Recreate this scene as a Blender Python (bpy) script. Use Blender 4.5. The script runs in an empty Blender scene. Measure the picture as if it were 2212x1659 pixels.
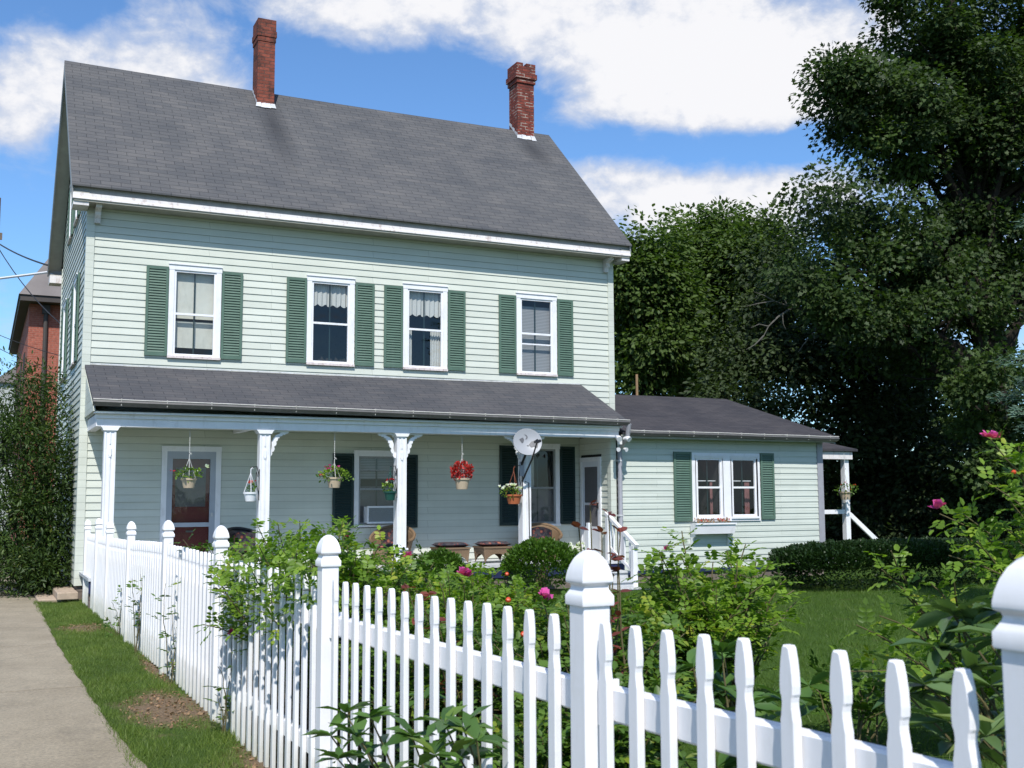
import bpy, math, random
import numpy as np
from mathutils import Vector, Matrix
sc = bpy.context.scene
COL = sc.collection
random.seed(7)
RNG = np.random.default_rng(11)

# ------------------------------------------------------------------ camera
CAMZ = 1.65
YAW, PIT, ROL = 0.4469, 0.1022, -0.0041
cd = bpy.data.cameras.new("camera")
cam = bpy.data.objects.new("camera", cd)
COL.objects.link(cam)
cd.sensor_width = 36.0
cd.lens = 2389.17 / 2212 * 36
cd.clip_start = 0.05
cd.clip_end = 3000
F = Vector((math.sin(YAW) * math.cos(PIT), math.cos(YAW) * math.cos(PIT), math.sin(PIT)))
R0 = Vector((math.cos(YAW), -math.sin(YAW), 0))
U0 = R0.cross(F)
Rr = R0 * math.cos(ROL) + U0 * math.sin(ROL)
Ur = -R0 * math.sin(ROL) + U0 * math.cos(ROL)
cam.matrix_world = Matrix(((Rr.x, Ur.x, -F.x, 0), (Rr.y, Ur.y, -F.y, 0), (Rr.z, Ur.z, -F.z, CAMZ), (0, 0, 0, 1)))
sc.camera = cam
cd.dof.use_dof = True
cd.dof.focus_distance = 15.0
cd.dof.aperture_fstop = 9.0

# ------------------------------------------------------------------ light
SUN = Vector((-0.31, -0.77, 1.0)).normalized()      # towards the sun
sun_el = math.asin(SUN.z)
sun_az = math.atan2(SUN.x, SUN.y)                   # clockwise from +Y
w = bpy.data.worlds.new("World"); sc.world = w
w.use_nodes = True
nt = w.node_tree; nt.nodes.clear()
N = nt.nodes.new; L = nt.links.new
def mth(op, a=None, b=None, c=None, clamp=False):
    n = N('ShaderNodeMath'); n.operation = op; n.use_clamp = clamp
    for i, v in enumerate((a, b, c)):
        if v is None: continue
        if isinstance(v, (int, float)): n.inputs[i].default_value = v
        else: L(v, n.inputs[i])
    return n.outputs[0]
out = N('ShaderNodeOutputWorld')
sky = N('ShaderNodeTexSky'); sky.sky_type = 'NISHITA'; sky.sun_disc = False
sky.sun_elevation = sun_el; sky.sun_rotation = sun_az
sky.air_density = 1.0; sky.dust_density = 0.35; sky.ozone_density = 2.5
tc = N('ShaderNodeTexCoord')
sx = N('ShaderNodeSeparateXYZ'); L(tc.outputs['Generated'], sx.inputs[0])
az = mth('MULTIPLY', mth('ARCTAN2', sx.outputs[0], sx.outputs[1]), 57.2958)
el = mth('MULTIPLY', mth('ARCSINE', sx.outputs[2]), 57.2958)
cb = N('ShaderNodeCombineXYZ'); L(az, cb.inputs[0]); L(el, cb.inputs[1])
def cnoise(scale, detail, rough, sxy=(1, 1), seed=0, dist=0.0):
    m = N('ShaderNodeVectorMath'); m.operation = 'MULTIPLY'
    L(cb.outputs[0], m.inputs[0]); m.inputs[1].default_value = (sxy[0], sxy[1], 1)
    a = N('ShaderNodeVectorMath'); a.operation = 'ADD'; L(m.outputs[0], a.inputs[0]); a.inputs[1].default_value = (seed, seed * .7, seed)
    n = N('ShaderNodeTexNoise'); n.inputs['Scale'].default_value = scale
    n.inputs['Detail'].default_value = detail; n.inputs['Roughness'].default_value = rough
    n.inputs['Distortion'].default_value = dist
    L(a.outputs[0], n.inputs['Vector']); return n.outputs[0]
# cloud banks: azimuth, elevation, half widths (degrees), weight
BANKS = [(6.6, 22.4, 4.8, 2.9, .85), (9.5, 20.9, 4.6, 1.8, .7), (0.8, 19.0, 3.4, 2.3, .9), (0.4, 17.2, 3.0, 2.2, .65), (4.5, 19.9, 4.0, 1.6, .65),
         (12.6, 19.3, 2.3, 1.0, .55), (9.0, 19.5, 3.0, 0.8, .6), (16, 24.8, 6, 2.2, .9), (21, 24.6, 6, 1.7, .9), (18, 22.7, 3, 1.3, .45),
         (30.0, 24.2, 7.5, 4.0, 1.2), (36.0, 22.0, 8, 4.2, 1.25), (41.5, 20.5, 7, 3.6, 1.2), (36, 19.6, 8, 2.0, .8),
         (30.5, 16.6, 3.2, 1.7, .95), (34.5, 15.2, 5, 2.2, 1.05), (38.5, 14.6, 5, 1.7, .95), (33, 11.5, 9, 3.0, .9), (52, 10, 8, 6, .8), (-3, 9, 6, 2, .5)]
tot = None
for (a0, e0, ra, re, wt) in BANKS:
    s = N('ShaderNodeVectorMath'); s.operation = 'SUBTRACT'; L(cb.outputs[0], s.inputs[0]); s.inputs[1].default_value = (a0, e0, 0)
    m = N('ShaderNodeVectorMath'); m.operation = 'MULTIPLY'; L(s.outputs[0], m.inputs[0]); m.inputs[1].default_value = (1 / ra, 1 / re, 0)
    d = N('ShaderNodeVectorMath'); d.operation = 'DOT_PRODUCT'; L(m.outputs[0], d.inputs[0]); L(m.outputs[0], d.inputs[1])
    g = mth('MULTIPLY', mth('POWER', 2.71828, mth('MULTIPLY', d.outputs['Value'], -1.0)), wt)
    tot = g if tot is None else mth('ADD', tot, g)
# blue openings
for (a0, e0, ra, re, wt) in [(20.2, 20.9, 5.2, 2.0, 1.3), (14.6, 21.4, 2.4, 1.5, .9), (11.6, 23.4, 1.0, 2.2, .5), (7.6, 18.6, 2.6, .6, .5), (3.4, 23.2, 1.3, 1.6, .8), (25.2, 20.2, 3.0, 1.6, .7), (0.5, 24.2, 4.0, 1.6, .9), (32.5, 22.1, .9, .5, .5), (31.0, 18.1, 7, 1.05, 1.5), (41, 17.6, 4, .9, 1.2), (37, 17.0, 5, 1.0, .8), (2.5, 14.4, 3, 3, .5), (26, 17, 3, 3, .4)]:
    s = N('ShaderNodeVectorMath'); s.operation = 'SUBTRACT'; L(cb.outputs[0], s.inputs[0]); s.inputs[1].default_value = (a0, e0, 0)
    m = N('ShaderNodeVectorMath'); m.operation = 'MULTIPLY'; L(s.outputs[0], m.inputs[0]); m.inputs[1].default_value = (1 / ra, 1 / re, 0)
    d = N('ShaderNodeVectorMath'); d.operation = 'DOT_PRODUCT'; L(m.outputs[0], d.inputs[0]); L(m.outputs[0], d.inputs[1])
    g = mth('MULTIPLY', mth('POWER', 2.71828, mth('MULTIPLY', d.outputs['Value'], -1.0)), -wt)
    tot = mth('ADD', tot, g)
n1 = cnoise(0.30, 8, .58, (1, 1.5), 3.1, .25)
n2 = cnoise(0.9, 6, .6, (1, 1.4), 9.0)
# elsewhere in the sky (outside the banks) broad scattered cloud
far = mth('MULTIPLY', mth('GREATER_THAN', mth('ABSOLUTE', mth('SUBTRACT', az, 26.0)), 40.0), mth('MULTIPLY', mth('SUBTRACT', cnoise(0.06, 4, .5, (1, 1.6), 5.5), .42), 4.0))
fld = mth('ADD', mth('ADD', tot, mth('MAXIMUM', far, 0.0)), mth('ADD', mth('MULTIPLY', mth('SUBTRACT', n1, .5), 2.7), mth('MULTIPLY', mth('SUBTRACT', n2, .5), .55)))
mr = N('ShaderNodeMapRange'); mr.interpolation_type = 'SMOOTHSTEP'
L(fld, mr.inputs[0]); mr.inputs[1].default_value = .12; mr.inputs[2].default_value = 1.35
dens = mr.outputs[0]
mr2 = N('ShaderNodeMapRange'); mr2.interpolation_type = 'SMOOTHSTEP'
L(mth('ADD', fld, mth('MULTIPLY', mth('SUBTRACT', n2, .5), 1.6)), mr2.inputs[0]); mr2.inputs[1].default_value = .75; mr2.inputs[2].default_value = 1.9
ccol = N('ShaderNodeMix'); ccol.data_type = 'RGBA'
L(mr2.outputs[0], ccol.inputs[0])
ccol.inputs[6].default_value = (4.2, 4.6, 5.5, 1)
ccol.inputs[7].default_value = (6.3, 6.3, 6.5, 1)
# a clean blue tint on the bright sky model
tint = N('ShaderNodeMix'); tint.data_type = 'RGBA'; tint.blend_type = 'MULTIPLY'; tint.inputs[0].default_value = 1
L(sky.outputs[0], tint.inputs[6]); tint.inputs[7].default_value = (0.72, 0.98, 1.22, 1)
mx = N('ShaderNodeMix'); mx.data_type = 'RGBA'
L(dens, mx.inputs[0]); L(tint.outputs[2], mx.inputs[6]); L(ccol.outputs[2], mx.inputs[7])
bg = N('ShaderNodeBackground'); bg.inputs[1].default_value = 0.128
L(mx.outputs[2], bg.inputs[0]); L(bg.outputs[0], out.inputs[0])

sd = bpy.data.lights.new("sun", 'SUN'); sd.energy = 4.5; sd.angle = math.radians(0.53); sd.color = (1.0, .965, .91)
so = bpy.data.objects.new("sun", sd); COL.objects.link(so)
so.rotation_euler = (-SUN).to_track_quat('-Z', 'Y').to_euler()
so.location = (0, 0, 30)
sc.view_settings.view_transform = 'Standard'
sc.view_settings.look = 'None'
sc.view_settings.exposure = 0.22
sc.view_settings.gamma = 1.0
sc.render.engine = 'CYCLES'
sc.cycles.max_bounces = 6
sc.cycles.transparent_max_bounces = 12

# ------------------------------------------------------------------ materials
MATS = {}
def newmat(name):
    m = bpy.data.materials.new(name); m.use_nodes = True
    m.node_tree.nodes.clear(); return m
class G:
    """tiny node-graph helper"""
    def __init__(s, name):
        s.m = newmat(name); s.t = s.m.node_tree
        s.out = s.n('ShaderNodeOutputMaterial')
    def n(s, k, **kw):
        x = s.t.nodes.new(k)
        for a, b in kw.items(): setattr(x, a, b)
        return x
    def l(s, a, b): s.t.links.new(a, b)
    def coord(s, k='Object'): return s.n('ShaderNodeTexCoord').outputs[k]
    def mapping(s, v, scale=(1, 1, 1), loc=(0, 0, 0), rot=(0, 0, 0)):
        m = s.n('ShaderNodeMapping'); s.l(v, m.inputs[0])
        m.inputs['Scale'].default_value = scale; m.inputs['Location'].default_value = loc; m.inputs['Rotation'].default_value = rot
        return m.outputs[0]
    def noise(s, v, scale, detail=3, rough=.55, dist=0):
        n = s.n('ShaderNodeTexNoise'); s.l(v, n.inputs['Vector'])
        n.inputs['Scale'].default_value = scale; n.inputs['Detail'].default_value = detail
        n.inputs['Roughness'].default_value = rough; n.inputs['Distortion'].default_value = dist
        return n.outputs[0]
    def ramp(s, f, stops):
        r = s.n('ShaderNodeValToRGB'); s.l(f, r.inputs[0])
        e = r.color_ramp.elements
        while len(e) > 1: e.remove(e[-1])
        e[0].position, e[0].color = stops[0][0], (*stops[0][1], 1)
        for p, c in stops[1:]:
            k = e.new(p); k.color = (*c, 1)
        return r.outputs[0]
    def mix(s, f, a, b, mode='MIX'):
        m = s.n('ShaderNodeMix', data_type='RGBA', blend_type=mode)
        for i, v in ((0, f), (6, a), (7, b)):
            if isinstance(v, tuple): m.inputs[i].default_value = (*v, 1)
            elif isinstance(v, (int, float)): m.inputs[i].default_value = v
            else: s.l(v, m.inputs[i])
        return m.outputs[2]
    def math(s, op, a, b=None, clamp=False):
        m = s.n('ShaderNodeMath', operation=op, use_clamp=clamp)
        for i, v in ((0, a), (1, b)):
            if v is None: continue
            if isinstance(v, (int, float)): m.inputs[i].default_value = v
            else: s.l(v, m.inputs[i])
        return m.outputs[0]
    def bump(s, h, strength=.3, dist=.01):
        b = s.n('ShaderNodeBump'); s.l(h, b.inputs['Height'])
        b.inputs['Strength'].default_value = strength; b.inputs['Distance'].default_value = dist
        return b.outputs[0]
    def princ(s, col, rough=.6, normal=None, spec=.5, metal=0):
        p = s.n('ShaderNodeBsdfPrincipled')
        if isinstance(col, tuple): p.inputs['Base Color'].default_value = (*col, 1)
        else: s.l(col, p.inputs['Base Color'])
        if isinstance(rough, (int, float)): p.inputs['Roughness'].default_value = rough
        else: s.l(rough, p.inputs['Roughness'])
        p.inputs['Specular IOR Level'].default_value = spec
        p.inputs['Metallic'].default_value = metal
        if normal is not None: s.l(normal, p.inputs['Normal'])
        s.l(p.outputs[0], s.out.inputs[0]); return p
def paint(name, col, rough=.45, var=.08, scale=6, dirt=None, dirt_amt=.0, spec=.4, bump=0.05):
    g = G(name); c = g.coord()
    n = g.noise(c, scale, 5)
    lo = tuple(x * (1 - var) for x in col); hi = tuple(min(1, x * (1 + var)) for x in col)
    k = g.ramp(n, [(.3, lo), (.7, hi)])
    if dirt:
        d = g.noise(g.mapping(c, (1, 1, .35)), scale * 1.7, 7, .7)
        f = g.ramp(d, [(.52, (0, 0, 0)), (.72, (1, 1, 1))])
        f2 = g.math('MULTIPLY', f, dirt_amt)
        k = g.mix(f2, k, dirt)
    nb = g.bump(g.noise(c, 90, 3), bump, .002) if bump else None
    g.princ(k, rough, nb, spec)
    return g.m
M = {}
def siding_mat(name, base, streak=.10, mould=.0):
    g = G(name); c = g.coord()
    n = g.noise(g.mapping(c, (.35, .35, 2.2)), 3.0, 5, .6)
    k = g.ramp(n, [(.3, tuple(x * .93 for x in base)), (.72, tuple(min(1, x * 1.05) for x in base))])
    d = g.noise(g.mapping(c, (5, 5, .5)), 1.2, 6, .65)
    f = g.math('MULTIPLY', g.ramp(d, [(.5, (0, 0, 0)), (.8, (1, 1, 1))]), streak)
    k = g.mix(f, k, (.30, .33, .27))
    # butt joints of the boards, staggered
    sp = g.n('ShaderNodeSeparateXYZ'); g.l(c, sp.inputs[0]); cb_ = g.n('ShaderNodeCombineXYZ')
    g.l(g.math('ADD', sp.outputs[0], sp.outputs[1]), cb_.inputs[0]); g.l(g.math('SUBTRACT', sp.outputs[2], .30), cb_.inputs[1])
    b = g.n('ShaderNodeTexBrick'); g.l(cb_.outputs[0], b.inputs['Vector']); b.inputs['Scale'].default_value = 1; b.offset = .37
    b.inputs['Brick Width'].default_value = 2.9; b.inputs['Row Height'].default_value = .118; b.inputs['Mortar Size'].default_value = .0032
    b.inputs['Color1'].default_value = (1, 1, 1, 1); b.inputs['Color2'].default_value = (.90, .91, .90, 1); b.inputs['Mortar'].default_value = (.50, .52, .50, 1)
    k = g.mix(.8, k, b.outputs[0], 'MULTIPLY')
    if mould:
        d2 = g.noise(g.mapping(c, (.5, .5, .8)), 1.6, 4, .6)
        k = g.mix(g.math('MULTIPLY', g.ramp(d2, [(.5, (0, 0, 0)), (.7, (1, 1, 1))]), mould), k, (.38, .46, .44))
    g.princ(k, .5, g.bump(g.noise(g.mapping(c, (6, 6, 60)), 3, 4), .12, .003), .35)
    return g.m
M['siding'] = siding_mat('siding_paint', (.590, .612, .540), .09)
M['siding_ext'] = siding_mat('wing_siding_paint', (.565, .602, .540), .10, .16)
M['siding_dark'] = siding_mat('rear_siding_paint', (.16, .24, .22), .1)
M['cream_siding'] = siding_mat('cream_siding', (.45, .47, .45), .1)
M['white'] = paint('white_trim_paint', (.76, .76, .78), .45, .04, 5, (.40, .37, .33), .30)
def vinyl_mat():
    g = G('white_vinyl'); c = g.coord(); ge = g.n('ShaderNodeNewGeometry')
    sp = g.n('ShaderNodeSeparateXYZ'); g.l(ge.outputs['Position'], sp.inputs[0])
    n = g.noise(ge.outputs['Position'], 7, 6, .7); n2 = g.noise(g.mapping(ge.outputs['Position'], (30, 30, 3)), 1.2, 4, .6)
    low = g.ramp(g.math('ADD', g.math('MULTIPLY', sp.outputs[2], 1.0), g.math('MULTIPLY', g.math('SUBTRACT', n, .5), .5)), [(.16, (1, 1, 1)), (.50, (0, 0, 0))])
    k = g.mix(g.math('MULTIPLY', low, .55), (.80, .79, .80), (.34, .35, .24))
    k = g.mix(g.math('MULTIPLY', g.ramp(n, [(.50, (0, 0, 0)), (.75, (1, 1, 1))]), .22), k, (.52, .52, .44))
    k = g.mix(g.math('MULTIPLY', g.ramp(n2, [(.55, (0, 0, 0)), (.8, (1, 1, 1))]), .20), k, (.45, .44, .40))
    g.princ(k, g.math('ADD', .3, g.math('MULTIPLY', n, .25)), g.bump(n2, .06, .003), .45); return g.m
M['vinyl'] = vinyl_mat()
M['weathered'] = paint('weathered_white_paint', (.66, .63, .62), .6, .08, 8, (.30, .20, .15), .75)
M['sill'] = paint('peeling_sill_paint', (.62, .55, .53), .7, .15, 14, (.22, .12, .08), .95)
M['grey_trim'] = paint('grey_weathered_shade_trim', (.27, .28, .28), .6, .12, 6, (.2, .19, .17), .6)  # weathered grey, kept dark to stand for overhang shade on the fascia
M['soffit'] = paint('soffit_paint', (.34, .33, .28), .7, .1, 5, (.28, .25, .22), .6)
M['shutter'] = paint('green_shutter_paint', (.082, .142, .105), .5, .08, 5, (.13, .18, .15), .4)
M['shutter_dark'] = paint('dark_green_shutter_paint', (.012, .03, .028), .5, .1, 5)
M['gutter'] = paint('brown_gutter_metal', (.10, .095, .09), .4, .12, 8, (.2, .19, .18), .4, .5)
M['gutter_rim'] = paint('gutter_rim_metal', (.50, .48, .44), .4, .1, 8, (.2, .17, .14), .5, .5)
M['downspout'] = paint('grey_downspout_metal', (.30, .30, .33), .4, .05, 8, (.2, .19, .18), .4, .5)
M['door_red'] = paint('dark_red_door_paint', (.13, .022, .018), .5, .12, 5)
M['door_metal'] = paint('grey_storm_door_metal', (.36, .39, .44), .4, .05, 5)
M['white_door'] = paint('white_door_paint', (.66, .68, .72), .4, .03, 5)
M['floor_paint'] = paint('grey_porch_floor_paint', (.52, .53, .54), .5, .06, 8, (.3, .3, .29), .4)
M['navy'] = paint('navy_trim_paint', (.02, .028, .085), .5, .1, 5)
M['black'] = paint('black_metal', (.012, .012, .014), .4, .1, 5)
M['dark_inside'] = paint('dark_room', (.035, .033, .032), .9, .1, 5)
M['screen'] = paint('grey_window_screen', (.115, .11, .115), .8, .1, 40)
M['lead'] = paint('pale_metal_flashing', (.55, .55, .56), .5, .15, 8, (.2, .2, .2), .7)
M['dish'] = paint('grey_dish_paint', (.30, .31, .33), .4, .03, 5)
M['dish_mark'] = paint('dark_grey_dish_mark', (.10, .10, .108), .5, .03, 5)
M['tan_pot'] = paint('tan_plastic_pot', (.48, .38, .27), .5, .06, 10)
M['white_pot'] = paint('white_plastic_pot', (.75, .76, .78), .45, .04, 10)
M['green_pot'] = paint('dark_green_plastic_pot', (.015, .07, .055), .4, .06, 10)
M['terracotta'] = paint('terracotta_pot', (.42, .12, .045), .7, .1, 10)
M['chain'] = paint('pale_chain_metal', (.5, .5, .48), .4, .05, 10)
M['redtwig'] = paint('rusty_hook_metal', (.2, .06, .03), .5, .1, 10)
M['granite'] = paint('tan_stone', (.42, .33, .25), .85, .15, 9, (.3, .24, .18), .6, .2, .5)
M['pole_wood'] = paint('weathered_pole_wood', (.16, .13, .10), .9, .2, 4)
M['wire'] = paint('black_cable', (.02, .02, .022), .6, .1, 4)
M['wire_pale'] = paint('pale_conduit', (.5, .52, .55), .5, .1, 4)
M['grey_roof_far'] = paint('grey_far_roof', (.17, .15, .14), .8, .15, 1)
M['dark_soffit'] = paint('dark_brown_soffit', (.06, .05, .045), .7, .15, 1)
M['vent'] = paint('rusty_vent_pipe', (.28, .18, .10), .8, .15, 4)

def lace_mat(name, col, scale=60, wave=True):
    g = G(name); c = g.coord()
    wv = g.n('ShaderNodeTexWave', wave_type='BANDS', bands_direction='X'); g.l(c, wv.inputs[0])
    wv.inputs['Scale'].default_value = 14; wv.inputs['Distortion'].default_value = 2.5; wv.inputs['Detail'].default_value = 3
    n = g.noise(c, scale, 2)
    k = g.mix(wv.outputs[0], tuple(x * .72 for x in col), col)
    k = g.mix(g.math('MULTIPLY', n, .35), k, tuple(x * .55 for x in col))
    g.princ(k, .9, None, .1); return g.m
M['shade'] = paint('cream_roller_shade', (.60, .59, .52), .8, .07, 4, (.30, .30, .26), .3)
M['curtain'] = lace_mat('lace_curtain', (.66, .66, .63))
M['blind'] = None
def blind_mat():
    g = G('grey_blind'); c = g.coord()
    wv = g.n('ShaderNodeTexWave', wave_type='BANDS', bands_direction='Z'); g.l(c, wv.inputs[0]); wv.inputs['Scale'].default_value = 11
    g.princ(g.mix(wv.outputs[0], (.16, .16, .165), (.36, .36, .37)), .7); return g.m
M['blind'] = blind_mat()
M['pink_cloth'] = paint('pink_curtain', (.24, .11, .11), .9, .2, 12)
def glass_mat():
    g = G('window_glass')
    tr = g.n('ShaderNodeBsdfTransparent'); tr.inputs[0].default_value = (.88, .90, .90, 1)
    gl = g.n('ShaderNodeBsdfGlossy'); gl.inputs['Roughness'].default_value = .02; gl.inputs[0].default_value = (.9, .93, .95, 1)
    c = g.coord(); g.l(g.bump(g.noise(c, 2.2, 2), .12, .03), gl.inputs['Normal'])
    fr = g.n('ShaderNodeLayerWeight'); fr.inputs[0].default_value = .5
    f = g.math('ADD', g.math('MULTIPLY', g.math('POWER', fr.outputs['Facing'], 4.0), .9), .045, True)
    mx = g.n('ShaderNodeMixShader'); g.l(f, mx.inputs[0]); g.l(tr.outputs[0], mx.inputs[1]); g.l(gl.outputs[0], mx.inputs[2])
    g.l(mx.outputs[0], g.out.inputs[0]); return g.m
M['glass'] = glass_mat()

def shingle_mat(name, c1, c2, slope_cos, stain=None):
    g = G(name); c = g.coord()
    sp = g.n('ShaderNodeSeparateXYZ'); g.l(c, sp.inputs[0])
    cbn = g.n('ShaderNodeCombineXYZ'); g.l(sp.outputs[0], cbn.inputs[0])
    g.l(g.math('DIVIDE', sp.outputs[1], slope_cos), cbn.inputs[1])
    v = cbn.outputs[0]
    # slight waviness of the courses
    wob = g.noise(c, 1.2, 2)
    av = g.n('ShaderNodeCombineXYZ'); g.l(g.math('MULTIPLY', wob, .03), av.inputs[1])
    ad = g.n('ShaderNodeVectorMath', operation='ADD'); g.l(v, ad.inputs[0]); g.l(av.outputs[0], ad.inputs[1]); v = ad.outputs[0]
    b = g.n('ShaderNodeTexBrick'); g.l(v, b.inputs['Vector'])
    b.offset = .5; b.inputs['Scale'].default_value = 1
    b.inputs['Brick Width'].default_value = .31; b.inputs['Row Height'].default_value = .125
    b.inputs['Mortar Size'].default_value = .0065; b.inputs['Mortar Smooth'].default_value = .4; b.inputs['Bias'].default_value = -.1
    b.inputs['Color1'].default_value = (*c1, 1); b.inputs['Color2'].default_value = (*c2, 1)
    b.inputs['Mortar'].default_value = (*[x * .60 for x in c1], 1)
    k = b.outputs[0]
    big = g.noise(g.mapping(c, (.8, .5, 1)), 1.6, 5, .6)
    k = g.mix(.7, k, g.ramp(big, [(.3, (.72, .74, .78)), (.7, (1.18, 1.14, 1.10))]), 'MULTIPLY')
    fine = g.noise(c, 220, 2)
    k = g.mix(.6, k, g.ramp(fine, [(.3, (.6, .6, .62)), (.7, (1.35, 1.33, 1.3))]), 'MULTIPLY')
    # row-wise colour drift
    rows = g.noise(g.mapping(v, (1.5, 8, 1)), 1.0, 3, .6)
    k = g.mix(.6, k, g.ramp(rows, [(.35, (.84, .86, .89)), (.68, (1.15, 1.12, 1.08))]), 'MULTIPLY')
    if stain:
        for (x0, y0, rx, ry) in stain:
            s = g.n('ShaderNodeVectorMath', operation='SUBTRACT'); g.l(c, s.inputs[0]); s.inputs[1].default_value = (x0, y0, 0)
            m = g.n('ShaderNodeVectorMath', operation='MULTIPLY'); g.l(s.outputs[0], m.inputs[0]); m.inputs[1].default_value = (1 / rx, 1 / ry, 0)
            ln = g.n('ShaderNodeVectorMath', operation='LENGTH'); g.l(m.outputs[0], ln.inputs[0])
            f = g.math('SUBTRACT', g.math('ADD', 1.0, g.math('MULTIPLY', g.math('SUBTRACT', big, .5), 1.2)), ln.outputs['Value'], True)
            k = g.mix(g.math('MULTIPLY', f, .75), k, (.035, .036, .04))
    bp_ = g.bump(b.outputs['Fac'], .5, -.012)
    g.princ(k, .92, bp_, .15)
    return g.m
M['roof'] = shingle_mat('main_roof_shingles', (.094, .096, .100), (.114, .113, .114), .727, [(4.85, 20.8, .35, 1.5), (10.7, 21.3, .4, .8)])
M['porch_roof'] = shingle_mat('porch_roof_shingles', (.076, .078, .085), (.094, .092, .096), .915)
M['wing_roof'] = shingle_mat('wing_roof_shingles', (.052, .050, .056), (.068, .065, .070), .96)
def brick_mat(name, c1, c2, mortar, w_=.21, h_=.07, ms=.008, soot=0.0, bump=.4, patch=0):
    g = G(name); c = g.coord()
    sp = g.n('ShaderNodeSeparateXYZ'); g.l(c, sp.inputs[0])
    cbn = g.n('ShaderNodeCombineXYZ'); g.l(g.math('ADD', sp.outputs[0], sp.outputs[1]), cbn.inputs[0]); g.l(sp.outputs[2], cbn.inputs[1])
    b = g.n('ShaderNodeTexBrick'); g.l(cbn.outputs[0], b.inputs['Vector']); b.inputs['Scale'].default_value = 1
    b.inputs['Brick Width'].default_value = w_; b.inputs['Row Height'].default_value = h_
    b.inputs['Mortar Size'].default_value = ms; b.inputs['Mortar Smooth'].default_value = .3
    b.inputs['Color1'].default_value = (*c1, 1); b.inputs['Color2'].default_value = (*c2, 1); b.inputs['Mortar'].default_value = (*mortar, 1)
    k = g.mix(.6, b.outputs[0], g.ramp(g.noise(c, 14, 4), [(.3, (.6, .6, .6)), (.7, (1.3, 1.3, 1.3))]), 'MULTIPLY')
    if soot: k = g.mix(g.math('MULTIPLY', g.ramp(g.noise(c, 3.2, 6, .7), [(.5, (0, 0, 0)), (.64, (1, 1, 1))]), soot), k, (.03, .022, .02))
    if patch: k = g.mix(g.math('MULTIPLY', g.math('MULTIPLY', g.math('SUBTRACT', 1.0, b.outputs['Fac']) if False else b.outputs['Fac'], 1.0), g.ramp(g.noise(c, 5, 2), [(.5, (0, 0, 0)), (.56, (1, 1, 1))])), k, (.34, .29, .25))
    g.princ(k, .85, g.bump(b.outputs['Fac'], bump, -.01), .2); return g.m
M['brick_a'] = brick_mat('sooty_red_brick', (.25, .070, .045), (.17, .050, .034), (.10, .055, .045), soot=.85)
M['brick_b'] = brick_mat('repointed_red_brick', (.22, .052, .036), (.15, .04, .03), (.07, .035, .03), soot=.3, patch=1)
M['brick_far'] = brick_mat('orange_red_brick', (.36, .112, .075), (.30, .09, .06), (.33, .16, .12), soot=0)
M['foundation'] = brick_mat('concrete_block_foundation', (.20, .165, .14), (.17, .14, .12), (.12, .10, .085), .4, .2, .01)

def concrete_mat():
    g = G('sidewalk_concrete'); c = g.coord()
    a = g.noise(c, 1.3, 6, .65); b = g.noise(c, 45, 3, .7); d = g.noise(c, 300, 2)
    k = g.ramp(a, [(.3, (.245, .208, .150)), (.7, (.345, .298, .220))])
    k = g.mix(.75, k, g.ramp(b, [(.3, (.62, .62, .64)), (.7, (1.25, 1.23, 1.2))]), 'MULTIPLY')
    k = g.mix(.5, k, g.ramp(d, [(.3, (.6, .6, .6)), (.7, (1.35, 1.35, 1.35))]), 'MULTIPLY')
    st_ = g.noise(g.mapping(c, (1, .6, 1)), 3.1, 6, .7)
    k = g.mix(g.math('MULTIPLY', g.ramp(st_, [(.52, (0, 0, 0)), (.70, (1, 1, 1))]), .35), k, (.13, .115, .09))
    vo = g.n('ShaderNodeTexVoronoi', feature='DISTANCE_TO_EDGE'); g.l(g.mapping(c, (.7, .45, 1)), vo.inputs['Vector']); vo.inputs['Scale'].default_value = .6
    cr = g.ramp(vo.outputs['Distance'], [(0, (1, 1, 1)), (.004, (0, 0, 0))])
    k = g.mix(g.math('MULTIPLY', cr, .4), k, (.1, .09, .08))
    g.princ(k, .9, g.bump(b, .5, .004), .2); return g.m
M['concrete'] = concrete_mat()
def ground_mat(name, grass=(.045, .085, .018), soil=(.12, .085, .055), bias=.5, patches=()):
    g = G(name); c = g.coord()
    a = g.noise(c, 2.2, 6, .65); b = g.noise(c, 60, 3, .7)
    gr = g.ramp(b, [(.3, tuple(x * .6 for x in grass)), (.7, tuple(x * 1.5 for x in grass))])
    so_ = g.ramp(b, [(.3, tuple(x * .6 for x in soil)), (.7, tuple(x * 1.5 for x in soil))])
    f = g.ramp(a, [(bias, (0, 0, 0)), (bias + .12, (1, 1, 1))])
    k = g.mix(f, gr, so_)
    for (x0, y0, rx, ry) in patches:
        s = g.n('ShaderNodeVectorMath', operation='SUBTRACT'); g.l(c, s.inputs[0]); s.inputs[1].default_value = (x0, y0, 0)
        m = g.n('ShaderNodeVectorMath', operation='MULTIPLY'); g.l(s.outputs[0], m.inputs[0]); m.inputs[1].default_value = (1 / rx, 1 / ry, 0)
        ln = g.n('ShaderNodeVectorMath', operation='LENGTH'); g.l(m.outputs[0], ln.inputs[0])
        f = g.math('MULTIPLY', g.math('SUBTRACT', g.math('ADD', 1.25, g.math('MULTIPLY', g.math('SUBTRACT', a, .5), 3.2)), ln.outputs['Value'], True), 1.6, True)
        k = g.mix(f, k, so_)
    g.princ(k, .95, g.bump(b, .8, .02), .1); return g.m
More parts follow.
